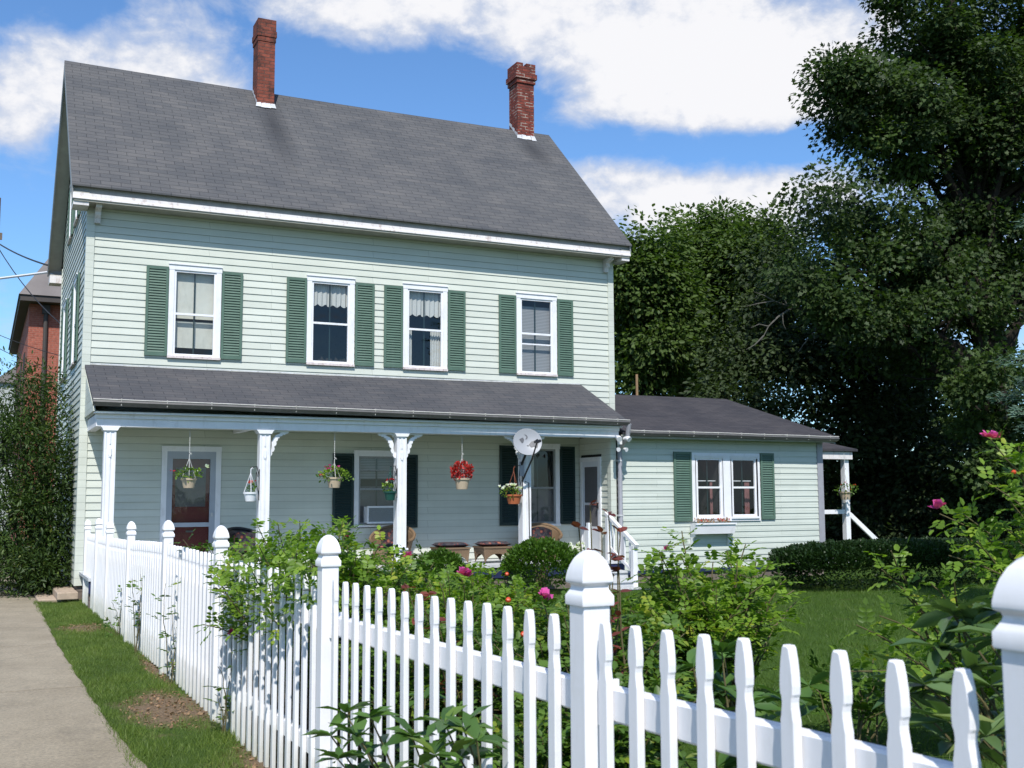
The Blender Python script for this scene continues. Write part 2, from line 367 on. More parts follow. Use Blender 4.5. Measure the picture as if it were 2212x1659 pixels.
# worn brown patches in the verge (x, y, half sizes)
PATCHES = [(1.28, 8.3, .34, .80), (1.18, 14.4, .28, .55), (1.50, 6.3, .15, .7), (1.46, 10.4, .08, 1.0)]
M['lawn'] = ground_mat('lawn_ground', (.045, .085, .014), (.07, .07, .03), .62)
M['verge'] = ground_mat('verge_ground', (.05, .085, .018), (.165, .118, .076), .66, PATCHES)
M['soil'] = ground_mat('bed_soil', (.05, .04, .025), (.065, .042, .028), .5)
M['asphalt'] = paint('asphalt', (.05, .05, .052), .9, .2, 30)

def leaf_mat(name, lo, hi, rough=.5, trans=.35, yellow=None, spec=.35):
    g = G(name)
    at = g.n('ShaderNodeAttribute', attribute_name='var')
    stops = [(0, lo), (.75, hi)]
    if yellow: stops.append((1, yellow))
    k = g.ramp(at.outputs['Fac'], stops)
    k = g.mix(.4, k, g.ramp(g.noise(g.coord(), 1.6, 3), [(.3, (.7, .7, .7)), (.7, (1.25, 1.25, 1.25))]), 'MULTIPLY')
    p = g.n('ShaderNodeBsdfPrincipled'); g.l(k, p.inputs['Base Color']); p.inputs['Roughness'].default_value = rough
    p.inputs['Specular IOR Level'].default_value = spec
    tr = g.n('ShaderNodeBsdfTranslucent'); g.l(g.mix(1.0, k, (1.3, 1.5, .6), 'MULTIPLY'), tr.inputs[0])
    mx = g.n('ShaderNodeMixShader'); mx.inputs[0].default_value = trans
    g.l(p.outputs[0], mx.inputs[1]); g.l(tr.outputs[0], mx.inputs[2]); g.l(mx.outputs[0], g.out.inputs[0])
    return g.m
M['leaf_rose'] = leaf_mat('rose_leaf', (.045, .100, .016), (.120, .215, .032), .45, .35, (.26, .30, .03))
M['leaf_rose_y'] = leaf_mat('bright_rose_leaf', (.075, .145, .016), (.20, .32, .034), .45, .4, (.32, .34, .04))
M['leaf_peony'] = leaf_mat('peony_leaf', (.035, .085, .018), (.10, .19, .038), .35, .25, (.22, .24, .04), .5)
M['leaf_rhodo'] = leaf_mat('rhododendron_leaf', (.05, .10, .035), (.13, .20, .07), .35, .2, (.2, .22, .06), .5)
M['leaf_box'] = leaf_mat('boxwood_leaf', (.030, .075, .008), (.085, .17, .018), .4, .3)
M['leaf_hedge'] = leaf_mat('shaded_hedge_leaf', (.010, .026, .006), (.024, .055, .012), .5, .25)  # shade lying over the hedge is put into this darker leaf colour
M['leaf_tree'] = leaf_mat('maple_leaf', (.022, .042, .011), (.056, .096, .021), .6, .35, (.07, .11, .02))
M['leaf_tree_b'] = leaf_mat('back_maple_leaf', (.036, .066, .015), (.085, .138, .027), .6, .35, (.08, .12, .02))
M['leaf_dark'] = leaf_mat('dark_tree_leaf', (.020, .034, .012), (.046, .072, .022), .6, .3)
M['leaf_shrub'] = leaf_mat('street_shrub_leaf', (.022, .044, .010), (.060, .105, .020), .5, .3, (.12, .15, .02))
M['leaf_spruce'] = leaf_mat('blue_spruce_needle', (.055, .11, .075), (.13, .21, .15), .6, .2)
M['leaf_red'] = leaf_mat('burgundy_leaf', (.09, .022, .020), (.22, .06, .045), .45, .35)
M['coleus'] = leaf_mat('red_coleus_leaf', (.25, .012, .012), (.55, .05, .045), .5, .3)
M['grass'] = leaf_mat('grass_blade', (.060, .105, .018), (.165, .235, .045), .5, .35, (.28, .25, .10))
M['grass_dark'] = leaf_mat('lawn_blade', (.042, .088, .010), (.105, .175, .024), .5, .35, (.12, .15, .03))
M['dead'] = leaf_mat('dead_leaf', (.16, .09, .05), (.34, .22, .13), .8, .2)
M['pink'] = leaf_mat('pink_petal', (.50, .035, .26), (.72, .12, .42), .6, .4)
M['salmon'] = leaf_mat('salmon_petal', (.65, .09, .10), (.80, .22, .20), .6, .4)
M['white_petal'] = leaf_mat('white_petal', (.72, .72, .74), (.85, .85, .86), .6, .4)
M['redp'] = leaf_mat('red_petal', (.45, .01, .02), (.65, .03, .05), .6, .3)
M['hip'] = paint('orange_rose_hip', (.5, .06, .015), .35, .2, 30)
M['stem'] = paint('green_brown_stem', (.10, .085, .035), .7, .2, 20)
M['stem_red'] = paint('reddish_stem', (.15, .05, .03), .7, .2, 20)
M['bark'] = paint('tree_bark', (.024, .020, .016), .9, .3, 12, None, 0, .1, .6)
M['bark_grey'] = paint('dead_grey_branch', (.10, .094, .08), .9, .2, 12)

def wicker_mat():
    g = G('brown_wicker'); c = g.coord()
    w1 = g.n('ShaderNodeTexWave', wave_type='BANDS', bands_direction='Z'); g.l(c, w1.inputs[0]); w1.inputs['Scale'].default_value = 30
    w2 = g.n('ShaderNodeTexWave', wave_type='BANDS', bands_direction='X'); g.l(c, w2.inputs[0]); w2.inputs['Scale'].default_value = 22
    h = g.math('MULTIPLY', w1.outputs[0], w2.outputs[0])
    g.princ(g.mix(h, (.15, .095, .055), (.36, .25, .15)), .6, g.bump(h, .6, .006), .3); return g.m
M['wicker'] = wicker_mat()
def floral_mat():
    g = G('floral_cushion_cloth'); c = g.coord()
    v = g.n('ShaderNodeTexVoronoi'); g.l(c, v.inputs['Vector']); v.inputs['Scale'].default_value = 13
    n = g.noise(c, 12, 3)
    k = g.ramp(v.outputs['Distance'], [(.0, (.34, .15, .09)), (.3, (.24, .085, .06)), (.42, (.09, .03, .04)), (.55, (.03, .03, .04))])
    k = g.mix(g.ramp(n, [(.5, (0, 0, 0)), (.56, (1, 1, 1))]), k, (.06, .055, .06))
    g.princ(k, .85, None, .1); return g.m
M['floral'] = floral_mat()

# ------------------------------------------------------------------ mesh helpers
class MB:
    def __init__(s): s.v = []; s.f = []
    def add(s, vs, fs):
        o = len(s.v); s.v += [tuple(p) for p in vs]; s.f += [tuple(i + o for i in f) for f in fs]; return s
    def box(s, x0, x1, y0, y1, z0, z1):
        return s.add([(x0, y0, z0), (x1, y0, z0), (x1, y1, z0), (x0, y1, z0), (x0, y0, z1), (x1, y0, z1), (x1, y1, z1), (x0, y1, z1)],
                     [(0, 3, 2, 1), (4, 5, 6, 7), (0, 1, 5, 4), (1, 2, 6, 5), (2, 3, 7, 6), (3, 0, 4, 7)])
    def quad(s, *p): return s.add(p, [tuple(range(len(p)))])
    def bar(s, a, b, w_, h_, up=(0, 0, 1)):
        a = Vector(a); b = Vector(b); d = (b - a).normalized(); up = Vector(up)
        sd_ = d.cross(up).normalized(); u = sd_.cross(d).normalized()
        vs = []
        for p in (a, b):
            for i, j in ((-1, -1), (1, -1), (1, 1), (-1, 1)): vs.append(p + sd_ * i * w_ / 2 + u * j * h_ / 2)
        return s.add(vs, [(0, 1, 2, 3), (7, 6, 5, 4), (0, 4, 5, 1), (1, 5, 6, 2), (2, 6, 7, 3), (3, 7, 4, 0)])
    def prism(s, poly, fn, t0, t1, caps=True):
        """poly: 2-D outline, fn(a,b,t)->xyz"""
        n = len(poly); vs = [fn(a, b, t0) for a, b in poly] + [fn(a, b, t1) for a, b in poly]
        fs = [(i, (i + 1) % n, n + (i + 1) % n, n + i) for i in range(n)]
        if caps: fs += [tuple(range(n))[::-1], tuple(range(n, 2 * n))]
        return s.add(vs, fs)
    def tube(s, pts, rad, n=6, cap=True):
        pts = [Vector(p) for p in pts]
        if not hasattr(rad, '__len__'): rad = [rad] * len(pts)
        vs = []; prev = None
        for i, p in enumerate(pts):
            d = (pts[min(i + 1, len(pts) - 1)] - pts[max(i - 1, 0)])
            if d.length < 1e-9: d = Vector((0, 0, 1))
            d.normalize()
            if prev is None:
                a = d.cross(Vector((0, 0, 1)) if abs(d.z) < .9 else Vector((1, 0, 0))).normalized()
            else:
                a = prev - d * prev.dot(d)
                a = a.normalized() if a.length > 1e-6 else d.orthogonal().normalized()
            prev = a; b = d.cross(a)
            for k in range(n):
                t = 2 * math.pi * k / n; vs.append(p + (a * math.cos(t) + b * math.sin(t)) * rad[i])
        fs = []
        for i in range(len(pts) - 1):
            for k in range(n):
                k2 = (k + 1) % n; fs.append((i * n + k, i * n + k2, (i + 1) * n + k2, (i + 1) * n + k))
        if cap: fs += [tuple(range(n))[::-1], tuple((len(pts) - 1) * n + k for k in range(n))]
        return s.add(vs, fs)
    def lathe(s, prof, c=(0, 0, 0), n=20, sq=False):
        """prof: (r,z) list; sq -> square section"""
        if sq: n = 4
        vs = []
        for r, z in prof:
            for k in range(n):
                t = 2 * math.pi * (k + (.5 if sq else 0)) / n; rr = r * (math.sqrt(2) if sq else 1)
                vs.append((c[0] + rr * math.cos(t), c[1] + rr * math.sin(t), c[2] + z))
        fs = []
        for i in range(len(prof) - 1):
            for k in range(n):
                k2 = (k + 1) % n; fs.append((i * n + k, i * n + k2, (i + 1) * n + k2, (i + 1) * n + k))
        fs += [tuple(range(n))[::-1], tuple((len(prof) - 1) * n + k for k in range(n))]
        return s.add(vs, fs)
    def build(s, name, mat, parent=None, smooth=False, kind=None, bevel=0):
        me = bpy.data.meshes.new(name); me.from_pydata(s.v, [], s.f); me.validate(); me.update()
        me.materials.append(M[mat] if isinstance(mat, str) else mat)
        o = bpy.data.objects.new(name, me); COL.objects.link(o)
        if parent is not None: o.parent = parent
        if smooth:
            me.polygons.foreach_set('use_smooth', [True] * len(me.polygons))
            me.set_sharp_from_angle(angle=math.radians(40))
        if kind: o['kind'] = kind
        if bevel:
            b = o.modifiers.new('bevel', 'BEVEL'); b.width = bevel; b.segments = 2; b.limit_method = 'ANGLE'
        return o
def empty(name, loc, label, cat, group=None):
    o = bpy.data.objects.new(name, None); COL.objects.link(o); o.location = loc
    o['label'] = label; o['category'] = cat
    if group: o['group'] = group
    o.empty_display_size = .2
    return o
def tag(o, label, cat, group=None):
    o['label'] = label; o['category'] = cat
    if group: o['group'] = group
    return o
def rel(o, parent):
    """object built in world coordinates, parented to an empty with an offset"""
    o.parent = parent; o.matrix_parent_inverse = Matrix.Translation(-Vector(parent.location)); return o
def gz(y): return float(np.interp(y, [-60, 8, 18, 30, 400], [.16, .16, .07, .05, .05]))
def sheet(name, x0, x1, ys, dz, mat, nx=2, kind='structure', wob=0):
    xs = np.linspace(x0, x1, nx); vs = []; fs = []
    for j, y in enumerate(ys):
        for i, x in enumerate(xs):
            xx = x
            if wob and (i == 0 or i == nx - 1): xx += wob * (math.sin(y * 3.1) * .5 + math.sin(y * 7.7 + 1) * .3 + math.sin(y * 17) * .2)
            vs.append((xx, y, gz(y) + dz))
    for j in range(len(ys) - 1):
        for i in range(nx - 1):
            a = j * nx + i; fs.append((a, a + 1, a + nx + 1, a + nx))
    o = MB().add(vs, fs).build(name, mat); o['kind'] = kind; return o

# ---- leaves, vectorised
TPL = {}
def tpl(name, vs, fs): TPL[name] = (np.array(vs, float), fs)
tpl('oval', [(0, 0, 0), (.35, .30, .06), (.75, .22, .05), (1, 0, -.04), (.75, -.22, .05), (.35, -.30, .06)], [(0, 3, 2, 1), (0, 5, 4, 3)])
tpl('lance', [(0, 0, 0), (.3, .15, .05), (.65, .14, .02), (1, 0, -.16), (.65, -.14, .02), (.3, -.15, .05), (.5, 0, -.02)], [(0, 6, 2, 1), (6, 3, 2), (0, 5, 4, 6), (6, 4, 3)])
tpl('quad', [(0, 0, 0), (.5, .32, .04), (1, 0, 0), (.5, -.32, .04)], [(0, 3, 2, 1)])
tpl('maple', [(0, 0, 0), (-.02, .40, .03), (.30, .28, .02), (.50, .46, .05), (.62, .17, 0), (1, 0, -.05), (.62, -.17, 0), (.50, -.46, .05), (.30, -.28, .02), (-.02, -.40, .03)], [(0, 5, 4, 3, 2, 1), (0, 9, 8, 7, 6, 5)])
tpl('blade', [(0, .03, 0), (0, -.03, 0), (.6, -.02, .10), (1, 0, .28), (.6, .02, .10)], [(0, 1, 2, 4), (4, 2, 3)])
tpl('petal', [(0, 0, 0), (.4, .40, .10), (.95, .30, .22), (.95, -.30, .22), (.4, -.40, .10)], [(0, 4, 3, 2, 1)])
def leaves(name, P, D, size, kind, mat, parent=None, nrm=None, var=None, jit=.35, rng=RNG):
    P = np.asarray(P, float); n = len(P)
    D = np.asarray(D, float) + rng.normal(0, jit, (n, 3)); D /= np.linalg.norm(D, axis=1)[:, None] + 1e-9
    if nrm is None: nrm = rng.normal(0, .55, (n, 3)) + np.array([0, 0, 1.0])
    Nn = nrm - (nrm * D).sum(1)[:, None] * D; Nn /= np.linalg.norm(Nn, axis=1)[:, None] + 1e-9
    S = np.cross(Nn, D)
    T, F_ = TPL[kind]; k = len(T)
    size = np.broadcast_to(np.asarray(size, float), (n,)) * rng.uniform(.7, 1.25, n)
    V = P[:, None, :] + size[:, None, None] * (T[None, :, 0, None] * D[:, None, :] + T[None, :, 1, None] * S[:, None, :] + T[None, :, 2, None] * Nn[:, None, :])
    V = V.reshape(-1, 3)
    lt = np.array([len(f) for f in F_]); fl = np.concatenate([np.array(f) for f in F_])
    idx = (fl[None, :] + (np.arange(n) * k)[:, None]).ravel()
    tot_ = np.tile(lt, n); st = np.concatenate([[0], np.cumsum(tot_)[:-1]])
    me = bpy.data.meshes.new(name)
    me.vertices.add(len(V)); me.vertices.foreach_set('co', V.ravel().astype(np.float32))
    me.loops.add(len(idx)); me.loops.foreach_set('vertex_index', idx.astype(np.int32))
    me.polygons.add(len(tot_)); me.polygons.foreach_set('loop_start', st.astype(np.int32)); me.polygons.foreach_set('loop_total', tot_.astype(np.int32))
    me.update(calc_edges=True)
    at = me.attributes.new('var', 'FLOAT', 'FACE')
    if var is None: var = rng.beta(2, 2.6, n)
    at.data.foreach_set('value', np.repeat(np.asarray(var, float), len(lt)).astype(np.float32))
    me.materials.append(M[mat])
    o = bpy.data.objects.new(name, me); COL.objects.link(o)
    if parent is not None: o.parent = parent
    return o

# ------------------------------------------------------------------ ground
gy = [-60, -10, 0, 4, 8, 10, 12, 14, 16, 18, 20, 24, 30, 60, 200, 400]
sheet('ground', -300, 400, gy, 0, 'lawn', 3)
sheet('verge', .70, 1.62, list(np.arange(-6, 19.05, .25)), .006, 'verge', 2, wob=.0)
sheet('flower_bed_soil', 1.62, 3.6, list(np.arange(4.3, 14.1, .35)), .004, 'soil', 2, wob=.12)
sheet('flower_bed_soil', 1.62, 2.02, list(np.arange(-3, 4.31, .35)), .0045, 'soil', 2, wob=.05)
for o_ in [None]:
    m = MB()
    ys = [-6.0, -2.6, .5, 3.5, 6.45, 9.6, 12.75, 15.5, 18.6, 21.7, 25, 28, 31, 34]
    for a, b in zip(ys[:-1], ys[1:]):
        sub = np.linspace(a + .012, b - .012, 17)
        vs = []; fs = []
        for j, y in enumerate(sub):
            e = float(np.interp(y, [4, 6.5, 7.3, 8.5, 10.5, 13, 18.6], [.97, .893, .838, .812, .80, .787, .85])) - .82 + .007 * math.sin(y * 5.3) + .006 * math.sin(y * 13.1 + 2)
            for x, dz in ((-.75, -.05), (-.75, .022), (.82 + e, .022), (.835 + e, .010), (.835 + e, -.05)):
                vs.append((x, y, gz(y) + dz))
        for j in range(16):
            for i in range(4): q = j * 5 + i; fs.append((q, q + 1, q + 6, q + 5))
        fs += [(0, 1, 2, 3, 4), (84, 83, 82, 81, 80)]
        m.add(vs, fs)
    sw = m.build('sidewalk', 'concrete'); sw['kind'] = 'structure'
sheet('road', -9.5, -2.2, [-60, -10, 8, 18, 30, 200], -.10 + .104, 'asphalt', 2)
m = MB(); m.box(-2.2, -2.05, -60, 200, -.05, .24); kb = m.build('kerb', 'concrete'); kb['kind'] = 'structure'

# ------------------------------------------------------------------ grass blades
def grass(name, xr, yr, n, size, mat, skip=None, dens=None):
    x = RNG.uniform(*xr, n); y = RNG.uniform(*yr, n)
    keep = np.ones(n, bool)
    if skip is not None:
        for (x0, y0, rx, ry) in skip:
            d = np.hypot((x - x0) / rx, (y - y0) / ry) + RNG.normal(0, .28, n) + .35 * np.sin(x * 11 + 2 * np.sin(y * 5)) * np.sin(y * 6.3 + np.sin(x * 9))
            keep &= d > .85
    if dens is not None: keep &= dens(x, y)
    x = x[keep]; y = y[keep]; n = len(x)
    z = np.interp(y, [-60, 8, 18, 30, 400], [.16, .16, .07, .05, .05])
    clump = .5 + .5 * np.sin(x * 9 + 3 * np.sin(y * 2.3)) * np.sin(y * 4.1 + 1.3 * np.sin(x * 5))
    D = np.stack([RNG.normal(0, .55, n), RNG.normal(0, .55, n), np.ones(n)], 1)
    low_ = .5 + .5 * np.sin(x * 3.1 + 1.7 * np.sin(y * 1.3)) * np.sin(y * 1.9 + 2 * np.sin(x * 2.7))
    var = np.clip(RNG.beta(2, 2.4, n) * .75 + .15 * clump + .30 * (low_ - .3), 0, 1)
    o = leaves(name, np.stack([x, y, z], 1), D, size * (.7 + .6 * clump), 'blade', mat, None, RNG.normal(0, 1, (n, 3)), var, .1)
    o['kind'] = 'stuff'; return tag(o, 'short green grass growing in the ground', 'grass')
g1 = grass('verge_grass', (.80, 1.66), (3.5, 18.8), 90000, .046, 'grass', PATCHES)
g1['label'] = 'patchy sunlit grass strip between the concrete sidewalk and the white picket fence'
g2 = grass('lawn_grass', (1.95, 16.5), (0.9, 17.0), 230000, .055, 'grass_dark', None, lambda x, y: (x < 1.25 * y + 1) & ((y < 16.2) | (x > 10.6)) & ((y < 4.3) | (x > 3.4)))
g2['label'] = 'green lawn of the fenced yard in front of the low wing'
# dead leaves and litter in the brown patches
n = 700
px_ = []; 
for (x0, y0, rx, ry) in PATCHES:
    k = int(1500 * rx * ry) + 30
    t = RNG.uniform(0, 6.28, k); r = np.sqrt(RNG.uniform(0, 1, k))
    px_.append(np.stack([x0 + rx * r * np.cos(t), y0 + ry * r * np.sin(t)], 1))
px_ = np.concatenate(px_); px_ = px_[px_[:, 0] > .85]
lz = np.interp(px_[:, 1], [-60, 8, 18, 30, 400], [.16, .16, .07, .05, .05]) + .015
lo_ = leaves('leaf_litter', np.column_stack([px_, lz]), RNG.normal(0, 1, (len(px_), 3)) * [1, 1, .25], .024, 'oval', 'dead')
lo_['kind'] = 'stuff'; tag(lo_, 'dry brown leaf litter and straw on the bare patches beside the fence', 'leaf litter')

# ------------------------------------------------------------------ HOUSE
YW, XL, XR = 18.80, 1.404, 11.232
H = empty('house', (XL, YW, 0.05), 'large mint green clapboard farmhouse with green shutters, grey roof, front porch and low side wing', 'house')
def hp(mb, name, mat, parent=None, **k):
    o = mb.build(name, mat, None, **k); return rel(o, H) if parent is None else relc(o, parent)
def relc(o, parent):
    """sub-part in world coordinates under a part whose own frame is the house frame"""
    o.parent = parent; return o
def clap(m, spans_fn, z0, z1, fn, ex=.118, proud=.0145):
    """clapboards: spans_fn(za,zb)->list of (a,b); fn(a, depth, z)->xyz, depth>0 is outwards"""
    z = z0
    k = 0
    while z < z1 - 1e-4:
        zt = min(z + ex, z1)
        for a, b in spans_fn(z, zt):
            if b - a < .01: continue
            t = proud * (zt - z) / ex
            m.quad(fn(a, proud, z), fn(b, proud, z), fn(b, proud - t + .001, zt), fn(a, proud - t + .001, zt))
            m.quad(fn(a, 0, z), fn(b, 0, z), fn(b, proud, z), fn(a, proud, z))
        z = zt; k += 1
def cut(a, b, za, zb, holes):
    sp = [(a, b)]
    for (h0, h1, g0, g1) in holes:
        if zb <= g0 + .02 or za >= g1 - .02: continue
        ns = []
        for s0, s1 in sp:
            if h1 <= s0 or h0 >= s1: ns.append((s0, s1)); continue
            if h0 > s0: ns.append((s0, h0))
            if h1 < s1: ns.append((h1, s1))
        sp = ns
    return sp
UP_WIN = [(2.692, 3.548), (5.028, 5.888), (6.809, 7.673), (9.097, 9.959)]
ZW0, ZW1 = 3.964, 5.535
DOOR = (2.656, 3.611, .53, 2.51)
PW1 = (5.915, 6.79, 1.14, 2.47); PW2 = (9.12, 10.0, 1.11, 2.65)
ins = .07
front_holes = [(a + ins, b - ins, ZW0 + ins, ZW1 - ins) for a, b in UP_WIN] + [(DOOR[0] + ins, DOOR[1] - ins, DOOR[2] - .1, DOOR[3] - ins)] + [(p[0] + ins, p[1] - ins, p[2] + ins, p[3] - ins) for p in (PW1, PW2)]
m = MB(); clap(m, lambda a, b: cut(XL + .10, XR - .10, a, b, front_holes), .30, 6.36, lambda a, d, z: (a, YW - d, z))
front = hp(m, 'front_wall', 'siding')
# gable side wall, clapboards clipped to the gable
EX = 25.0; RY, RZ, EY, EZ = 21.90, 9.93, 18.42, 6.65
SL = (RZ - EZ) / (RY - EY)
side_wins = [(20.25, 21.05, 3.96, 5.53), (22.95, 23.75, 3.96, 5.53), (20.75, 21.35, 6.62, 7.75), (22.35, 22.95, 6.62, 7.75)]
sholes = [(a + .06, b - .06, c + .06, d - .06) for a, b, c, d in side_wins]
def gable_span(za, zb):
    y0, y1 = YW + .09, EX - .09
    zt = zb + .10
    if zt > EZ + SL * (YW - EY): y0 = max(y0, EY + (zt - EZ) / SL + .02); y1 = min(y1, 2 * RY - EY - (zt - EZ) / SL - .02)
    return cut(y0, y1, za, zb, sholes) if y1 > y0 else []
m = MB(); clap(m, gable_span, .30, 9.75, lambda a, d, z: (XL - d, a, z)); hp(m, 'side_wall', 'siding')
m = MB(); clap(m, gable_span, .30, 9.75, lambda a, d, z: (XR + d, a, z)); hp(m, 'side_wall', 'siding')
m = MB(); clap(m, lambda a, b: [(XL + .1, XR - .1)], .30, 6.6, lambda a, d, z: (a, EX + d, z)); hp(m, 'rear_wall', 'siding')
# inner shell stops light leaking between courses
m = MB()
def wallplane(m, fn, a0, a1, z0, z1, holes):
    zs = sorted({z0, z1} | {h[2] for h in holes} | {h[3] for h in holes}); zs = [z for z in zs if z0 <= z <= z1]
    for za, zb in zip(zs[:-1], zs[1:]):
        for s0, s1 in cut(a0, a1, za, zb, [(h[0], h[1], h[2] - .03, h[3] + .03) for h in holes if h[2] < (za + zb) / 2 < h[3]]):
            m.quad(fn(s0, za), fn(s1, za), fn(s1, zb), fn(s0, zb))
wallplane(m, lambda a, z: (a, YW + .012, z), XL + .012, XR - .012, .3, 6.6, front_holes)
wallplane(m, lambda a, z: (XL + .012, a, z), YW + .012, EX - .012, .3, 6.6, [h for h in sholes if h[3] < 6.5])
wallplane(m, lambda a, z: (XR - .012, a, z), YW + .012, EX - .012, .3, 6.6, [])
wallplane(m, lambda a, z: (a, EX - .012, z), XL + .012, XR - .012, .3, 6.6, [])
hp(m, 'wall_sheathing', 'dark_inside')
for x in (XL, XR):
    s = -1 if x == XL else 1
    m = MB()
    pl = [(0, -.026), (.105, -.026), (.105, -.001), (.004, -.001), (.004, .10), (-.022, .10), (-.022, -.026)]
    m.prism(pl, lambda a, b, t, x=x, s=s: (x - s * a, YW + b, t), .30, 6.36)
    hp(m, 'corner_board', 'siding')
    m = MB(); m.box(x - .022 if s < 0 else x, x if s < 0 else x + .022, EX - .1, EX, .30, 6.5)
    hp(m, 'corner_board', 'siding')
m = MB(); m.box(XL + .02, XR - .02, YW + .02, EX - .02, -.1, .298); hp(m, 'foundation', 'foundation')

# main roof, front and back slopes with thickness
RX0, RX1 = 1.116, 11.461
def roof_slope(m, ye, ze, yr, zr, x0, x1, th=.028, nseg=14, sag=.03):
    n = nseg
    def P(i, t, o):
        x = x0 + (x1 - x0) * i / n
        z = ze + (zr - ze) * t - sag * math.sin(math.pi * i / n) * t
        return (x, ye + (yr - ye) * t, z - o)
    vs = []; fs = []
    for i in range(n + 1):
        for t in (0, .5, 1): vs.append(P(i, t, 0))
        for t in (0, .5, 1): vs.append(P(i, t, th))
    for i in range(n):
        a = i * 6; b = a + 6
        for k in range(2):
            fs.append((a + k, b + k, b + k + 1, a + k + 1)); fs.append((a + 3 + k, a + 4 + k, b + 4 + k, b + 3 + k))
        fs.append((a, a + 3, b + 3, b)); fs.append((a + 2, b + 2, b + 5, a + 5))
    for a in (0, n * 6): fs += [(a, a + 1, a + 4, a + 3), (a + 1, a + 2, a + 5, a + 4)]
    m.add(vs, fs)
m = MB(); roof_slope(m, EY - .03, EZ - .028, RY, RZ, RX0, RX1)
roof = hp(m, 'roof', 'roof')
m = MB(); roof_slope(m, 2 * RY - EY + .03, EZ - .028, RY + .001, RZ, RX0, RX1); hp(m, 'roof', 'roof')
# rake boards and soffits on the gables
for x, s in ((RX0 + .012, 1), (RX1 - .012, -1)):
    m = MB(); p = [(EY, EZ - .058), (RY, RZ - .058), (2 * RY - EY, EZ - .058), (2 * RY - EY - .02, EZ - .25), (RY, RZ - .25), (EY + .02, EZ - .25)]
    n6 = 6; vs = [(x - .012, a, b) for a, b in p] + [(x + .012, a, b) for a, b in p]
    m.add(vs, [(i, (i + 1) % 6, 6 + (i + 1) % 6, 6 + i) for i in range(6)] + [(0, 1, 4, 5), (1, 2, 3, 4), (11, 10, 7, 6), (10, 9, 8, 7)])
    hp(m, 'rake_board', 'grey_trim')
for x0, x1 in ((RX0 + .026, XL - .02), (XR + .02, RX1 - .026)):
    m = MB(); p = [(EY + .03, EZ - .16 + .03 * SL), (RY, RZ - .16), (2 * RY - EY - .03, EZ - .16 + .03 * SL), (2 * RY - EY - .03, EZ - .18 + .03 * SL), (RY, RZ - .18), (EY + .03, EZ - .18 + .03 * SL)]
    vs = [(x0, a, b) for a, b in p] + [(x1, a, b) for a, b in p]
    m.add(vs, [(i, (i + 1) % 6, 6 + (i + 1) % 6, 6 + i) for i in range(6)] + [(0, 1, 4, 5), (1, 2, 3, 4), (11, 10, 7, 6), (10, 9, 8, 7)])
    hp(m, 'rake_soffit', 'soffit')
# eaves: fascia with the overhang's shade in its grey, projecting wooden gutter moulding, soffit, frieze
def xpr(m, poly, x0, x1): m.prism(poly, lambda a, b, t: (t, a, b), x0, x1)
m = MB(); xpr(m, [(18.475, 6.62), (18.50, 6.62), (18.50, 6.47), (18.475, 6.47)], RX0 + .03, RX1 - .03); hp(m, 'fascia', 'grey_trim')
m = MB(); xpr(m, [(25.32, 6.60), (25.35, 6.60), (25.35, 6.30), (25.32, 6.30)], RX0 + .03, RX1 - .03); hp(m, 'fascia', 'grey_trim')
m = MB(); xpr(m, [(18.50, 6.490), (18.44, 6.500), (18.425, 6.495), (18.42, 6.44), (18.405, 6.425), (18.40, 6.395), (18.42, 6.385), (18.50, 6.385)], RX0 + .02, RX1 - .02)
hp(m, 'eave_moulding', 'weathered', smooth=False)
m = MB(); xpr(m, [(18.42, 6.384), (18.80, 6.384), (18.80, 6.36), (18.42, 6.36)], RX0 + .04, RX1 - .04); hp(m, 'soffit', 'soffit')
m = MB(); xpr(m, [(25.0, 6.384), (25.33, 6.384), (25.33, 6.36), (25.0, 6.36)], RX0 + .04, RX1 - .04)
hp(m, 'soffit', 'soffit')
for x0, x1 in ((RX0 + .03, XL - .024), (XR + .024, RX1 - .03)):   # boxed returns at the gable ends
    m = MB(); m.box(x0, x1, 18.44, 18.83, 6.30, 6.359); hp(m, 'cornice_return', 'weathered')
    m = MB(); m.box(x0, x1, 24.95, 25.33, 6.20, 6.36); hp(m, 'cornice_return', 'weathered')
for x in (XL + .09, XR - .21):
    m = MB(); xpr(m, [(18.50, 6.359), (18.774, 6.359), (18.774, 6.10), (18.72, 6.10), (18.70, 6.17), (18.66, 6.22), (18.65, 6.27), (18.52, 6.31)], x, x + .09)
    hp(m, 'bracket', 'weathered')

